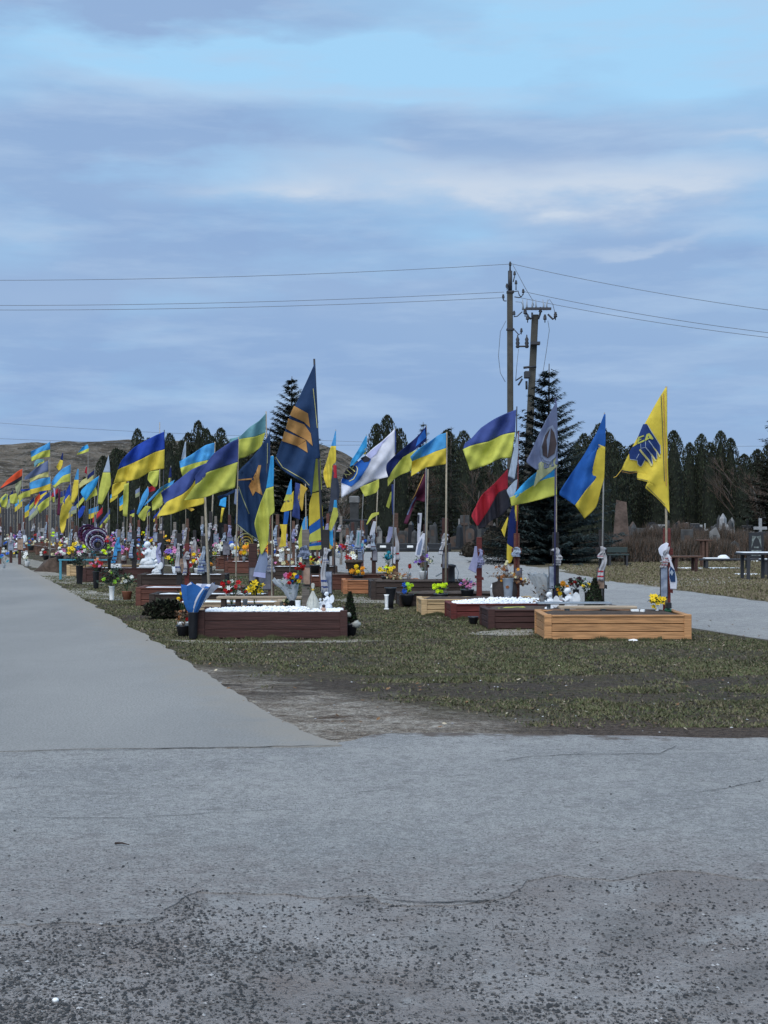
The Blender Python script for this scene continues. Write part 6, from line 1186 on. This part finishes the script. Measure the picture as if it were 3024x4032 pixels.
# potted dwarf spruces
def pottree(px, d, hgt, rad, label, z=0, pot=True, fol='thuja'):
    r = empty('potted_tree', (gx(px, d), d, z)); mb = MB(); rr_ = random.Random(int(px)); z0 = .18 if pot else 0
    mb.use(tfol[0]).lathe([(rad*.7, z0+.02), (rad*.75, z0+hgt*.25), (rad*.4, z0+hgt*.6), (.01, z0+hgt*.92)], (0, 0, 0), 10)
    for _ in range(1500):
        t = rr_.random()**1.2; a = rr_.random()*6.28; q = rad*(1-t)**.8*(1+.25*noise.noise(Vector((math.cos(a)*2, math.sin(a)*2, t*5))))+.008; p = Vector((q*math.cos(a), q*math.sin(a), z0+t*hgt)); mb.use(rr_.choice((tfol[1], tfol[0], MT['leaf'], tfol[2]))); leafquad(mb, p, rr_.uniform(.02, .045), .45)
    mb.build('foliage', None, r)
    if pot:
        MB().use(MT['blackp']).lathe([(.075, 0), (.10, .15), (.108, .155), (.108, .18), (.095, .178)], (0, 0, 0), 16).build('pot', None, r)
        mb = MB().use(MT['bagm']); mb.ball((.08, -.06, .17), .075, .05, .05, 9, 6, .7, 4); mb.ball((-.02, -.09, .30), .045, .03, .035, 8, 5, .7, 8); mb.build('crumpled_film', None, r)
    else: MB().use(bark).tube([(0, 0, 0), (0, 0, .1)], .02, 6).build('trunk', None, r)
    return tag(r, label, 'potted tree')
pottree(1378, 19.7, .42, .085, 'potted dwarf spruce in crumpled film right of the maroon pebble bed')
pottree(2342, 21.4, .44, .145, 'small green thuja behind the right end of the wooden plank', .28, False)
prop('flower_plate', 2630, 19.85, .33, None, 'green ceramic stand at the foot of the rightmost post', 'stand', parts=[('dish', lambda m: m.use(MT['tray']).lathe([(.055, 0), (.05, .03), (.03, .05)])), ('sleeve', lambda m: m.use(MT['blackp']).box(-.035, .035, -.09, -.04, .05, .13, .006))])
# benches among the graves
r = empty('bench', (gx(1015, 21.8), 21.8, 0)); MB().use(wood('palewood')).box(-.62, .68, -.13, .13, .405, .44, .006).build('seat', None, r); pm = MB().use(wood('darkbrown')).box(-.035, .035, -.1, .1, 0, .404).mesh('leg')
for s_ in (-.52, -.30, .45): link('leg', pm, r, (s_, 0, 0))
tag(r, 'long pale wooden bench plank behind the front left grave', 'bench')
r = empty('table', (gx(2260, 20.6), 20.4, 0)); MB().use(MT['metal']).box(-.56, .50, -.16, .16, .405, .43, .01).build('table_top', None, r); MB().use(plain('pale_metal_leg', (.40, .43, .45), .5)).lathe([(.03, 0), (.028, .404)], (-.39, 0, 0), 12).build('leg', None, r); MB().use(plain('pale_metal_leg', (.40, .43, .45), .5)).lathe([(.03, 0), (.028, .404)], (.38, .05, 0), 12).build('leg', None, r)
tag(r, 'grey metal table top on pale legs behind the orange pine bed', 'table')
r = empty('bench', (gx(2345, 20.0), 19.85, 0)); MB().use(wood('palewood')).box(-.54, .54, -.12, .12, .375, .41, .006).build('seat', None, r); pm = MB().use(plain('pale_metal_leg', (.40, .43, .45), .5)).box(-.03, .03, -.06, .06, 0, .374).mesh('leg')
for s_ in (-.42, .08): link('leg', pm, r, (s_, 0, 0))
tag(r, 'pale wooden bench plank over the orange pine bed', 'bench')
for i, (px, sz, a) in enumerate(((2500, .055, .5), (2530, .04, 1.2))):
    mb = MB().use(MT['whitep']).box(-sz, sz, -.03, .03, 0, .05, .008); o = mb.build('stone_block'); o.location = (gx(px, 19.6), 19.6, .325); o.rotation_euler.z = a; tag(o, ['larger pale yellow block on the pine bed rim', 'smaller pale block on the pine bed rim'][i], 'block')
mb = MB().use(MT['pebble']).ball((0, 0, 0), .07, .05, .02, 10, 6, .6, 3); o = mb.build('flat_stone'); o.location = (gx(2490, 18.9), 18.85, .01); tag(o, 'flat white stone on the grass in front of the pine bed', 'stone')
mb = MB().use(fab('lime')); mb.add([(0, 0, 0), (.42, .02, .01), (.40, .2, .012), (.05, .18, .002)], [(0, 1, 2, 3)]); o = solid(mb.build('folded_cloth')); o.location = (gx(1960, 21.2), 21.2, .295); tag(o, 'flat lime-yellow cloth lying on the dark red-brown bed', 'cloth')
mb = MB().use(MT['whitep']).box(-.16, .16, -.08, .08, 0, .09, .01); o = mb.build('white_box'); o.location = (gx(452, 36.8), 36.8, .39); tag(o, 'white box on the snowy maroon bed left of the angel', 'box')
# wreaths
def wreath(px, py, d, R, cols, label, stand=True):
    c = W(px, py, d); r = empty('wreath', (c.x, d, 0)); n = len(cols)
    for i, co in enumerate(cols):
        rad = R*(1-i/n*.86); mb = MB().use(fab(co)); k = 30; vs = []
        for j in range(k):
            a = 2*math.pi*j/k; w_ = R/n*.55*(1+.2*math.sin(j*2.7)); fl = .04*math.sin(j*math.pi)
            vs += [((rad-w_)*math.cos(a), -.02*i-.02, (rad-w_)*1.15*math.sin(a)), ((rad+w_)*math.cos(a), -.02*i-.05-.03*(j % 2), (rad+w_)*1.15*math.sin(a))]
        mb.add(vs, [(2*j, 2*j+1, (2*j+3) % (2*k), (2*j+2) % (2*k)) for j in range(k)]); o = solid(mb.build('ribbon_ring', None, r), .01); o.location = (R*.10*i/n+rnd.uniform(-.01, .01), 0, c.z-R*.35*i/n*1.2); o.rotation_euler = (.18, rnd.uniform(-.1, .1), .35); o.scale = (1, 1, .85)
    MB().use(MT['darkmetal']).tube([(-.1, .1, 0), (0, .02, c.z+R), (.15, .3, 0)], .015, 5).build('stand', None, r); return tag(r, label, 'wreath', 'round ribbon wreaths')
wreath(378, 2122, 37, .30, ['purple', 'white', 'purple', 'black', 'white', 'purple', 'lilac', 'black'], 'large purple, black and white ringed wreath at left')
wreath(345, 2100, 40, .24, ['purple', 'maroon', 'purple', 'lilac'], 'smaller purple wreath behind the ringed one at left')
wreath(963, 2128, 44, .27, ['black', 'cream', 'black', 'gold', 'black', 'cream', 'black', 'gold'], 'black and yellow striped ring wreath in the middle')
mb = MB().use(MT['turq']); mb.box(-1.3, .1, -.02, .02, .72, .76); mb.box(-1.28, -1.22, -.02, .02, 0, .719); o = mb.build('low_railing'); o.location = (gx(420, 38.5), 38.5, -.2); tag(o, 'thin turquoise rail across the left row near the purple wreath', 'railing')

for o in bpy.data.objects:
    l = o.get('label')
    if l and len(l.split()) > 16 and not o.parent: o['label'] = ' '.join(l.replace(' the ', ' ').replace(' with a ', ' with ').split()[:16])
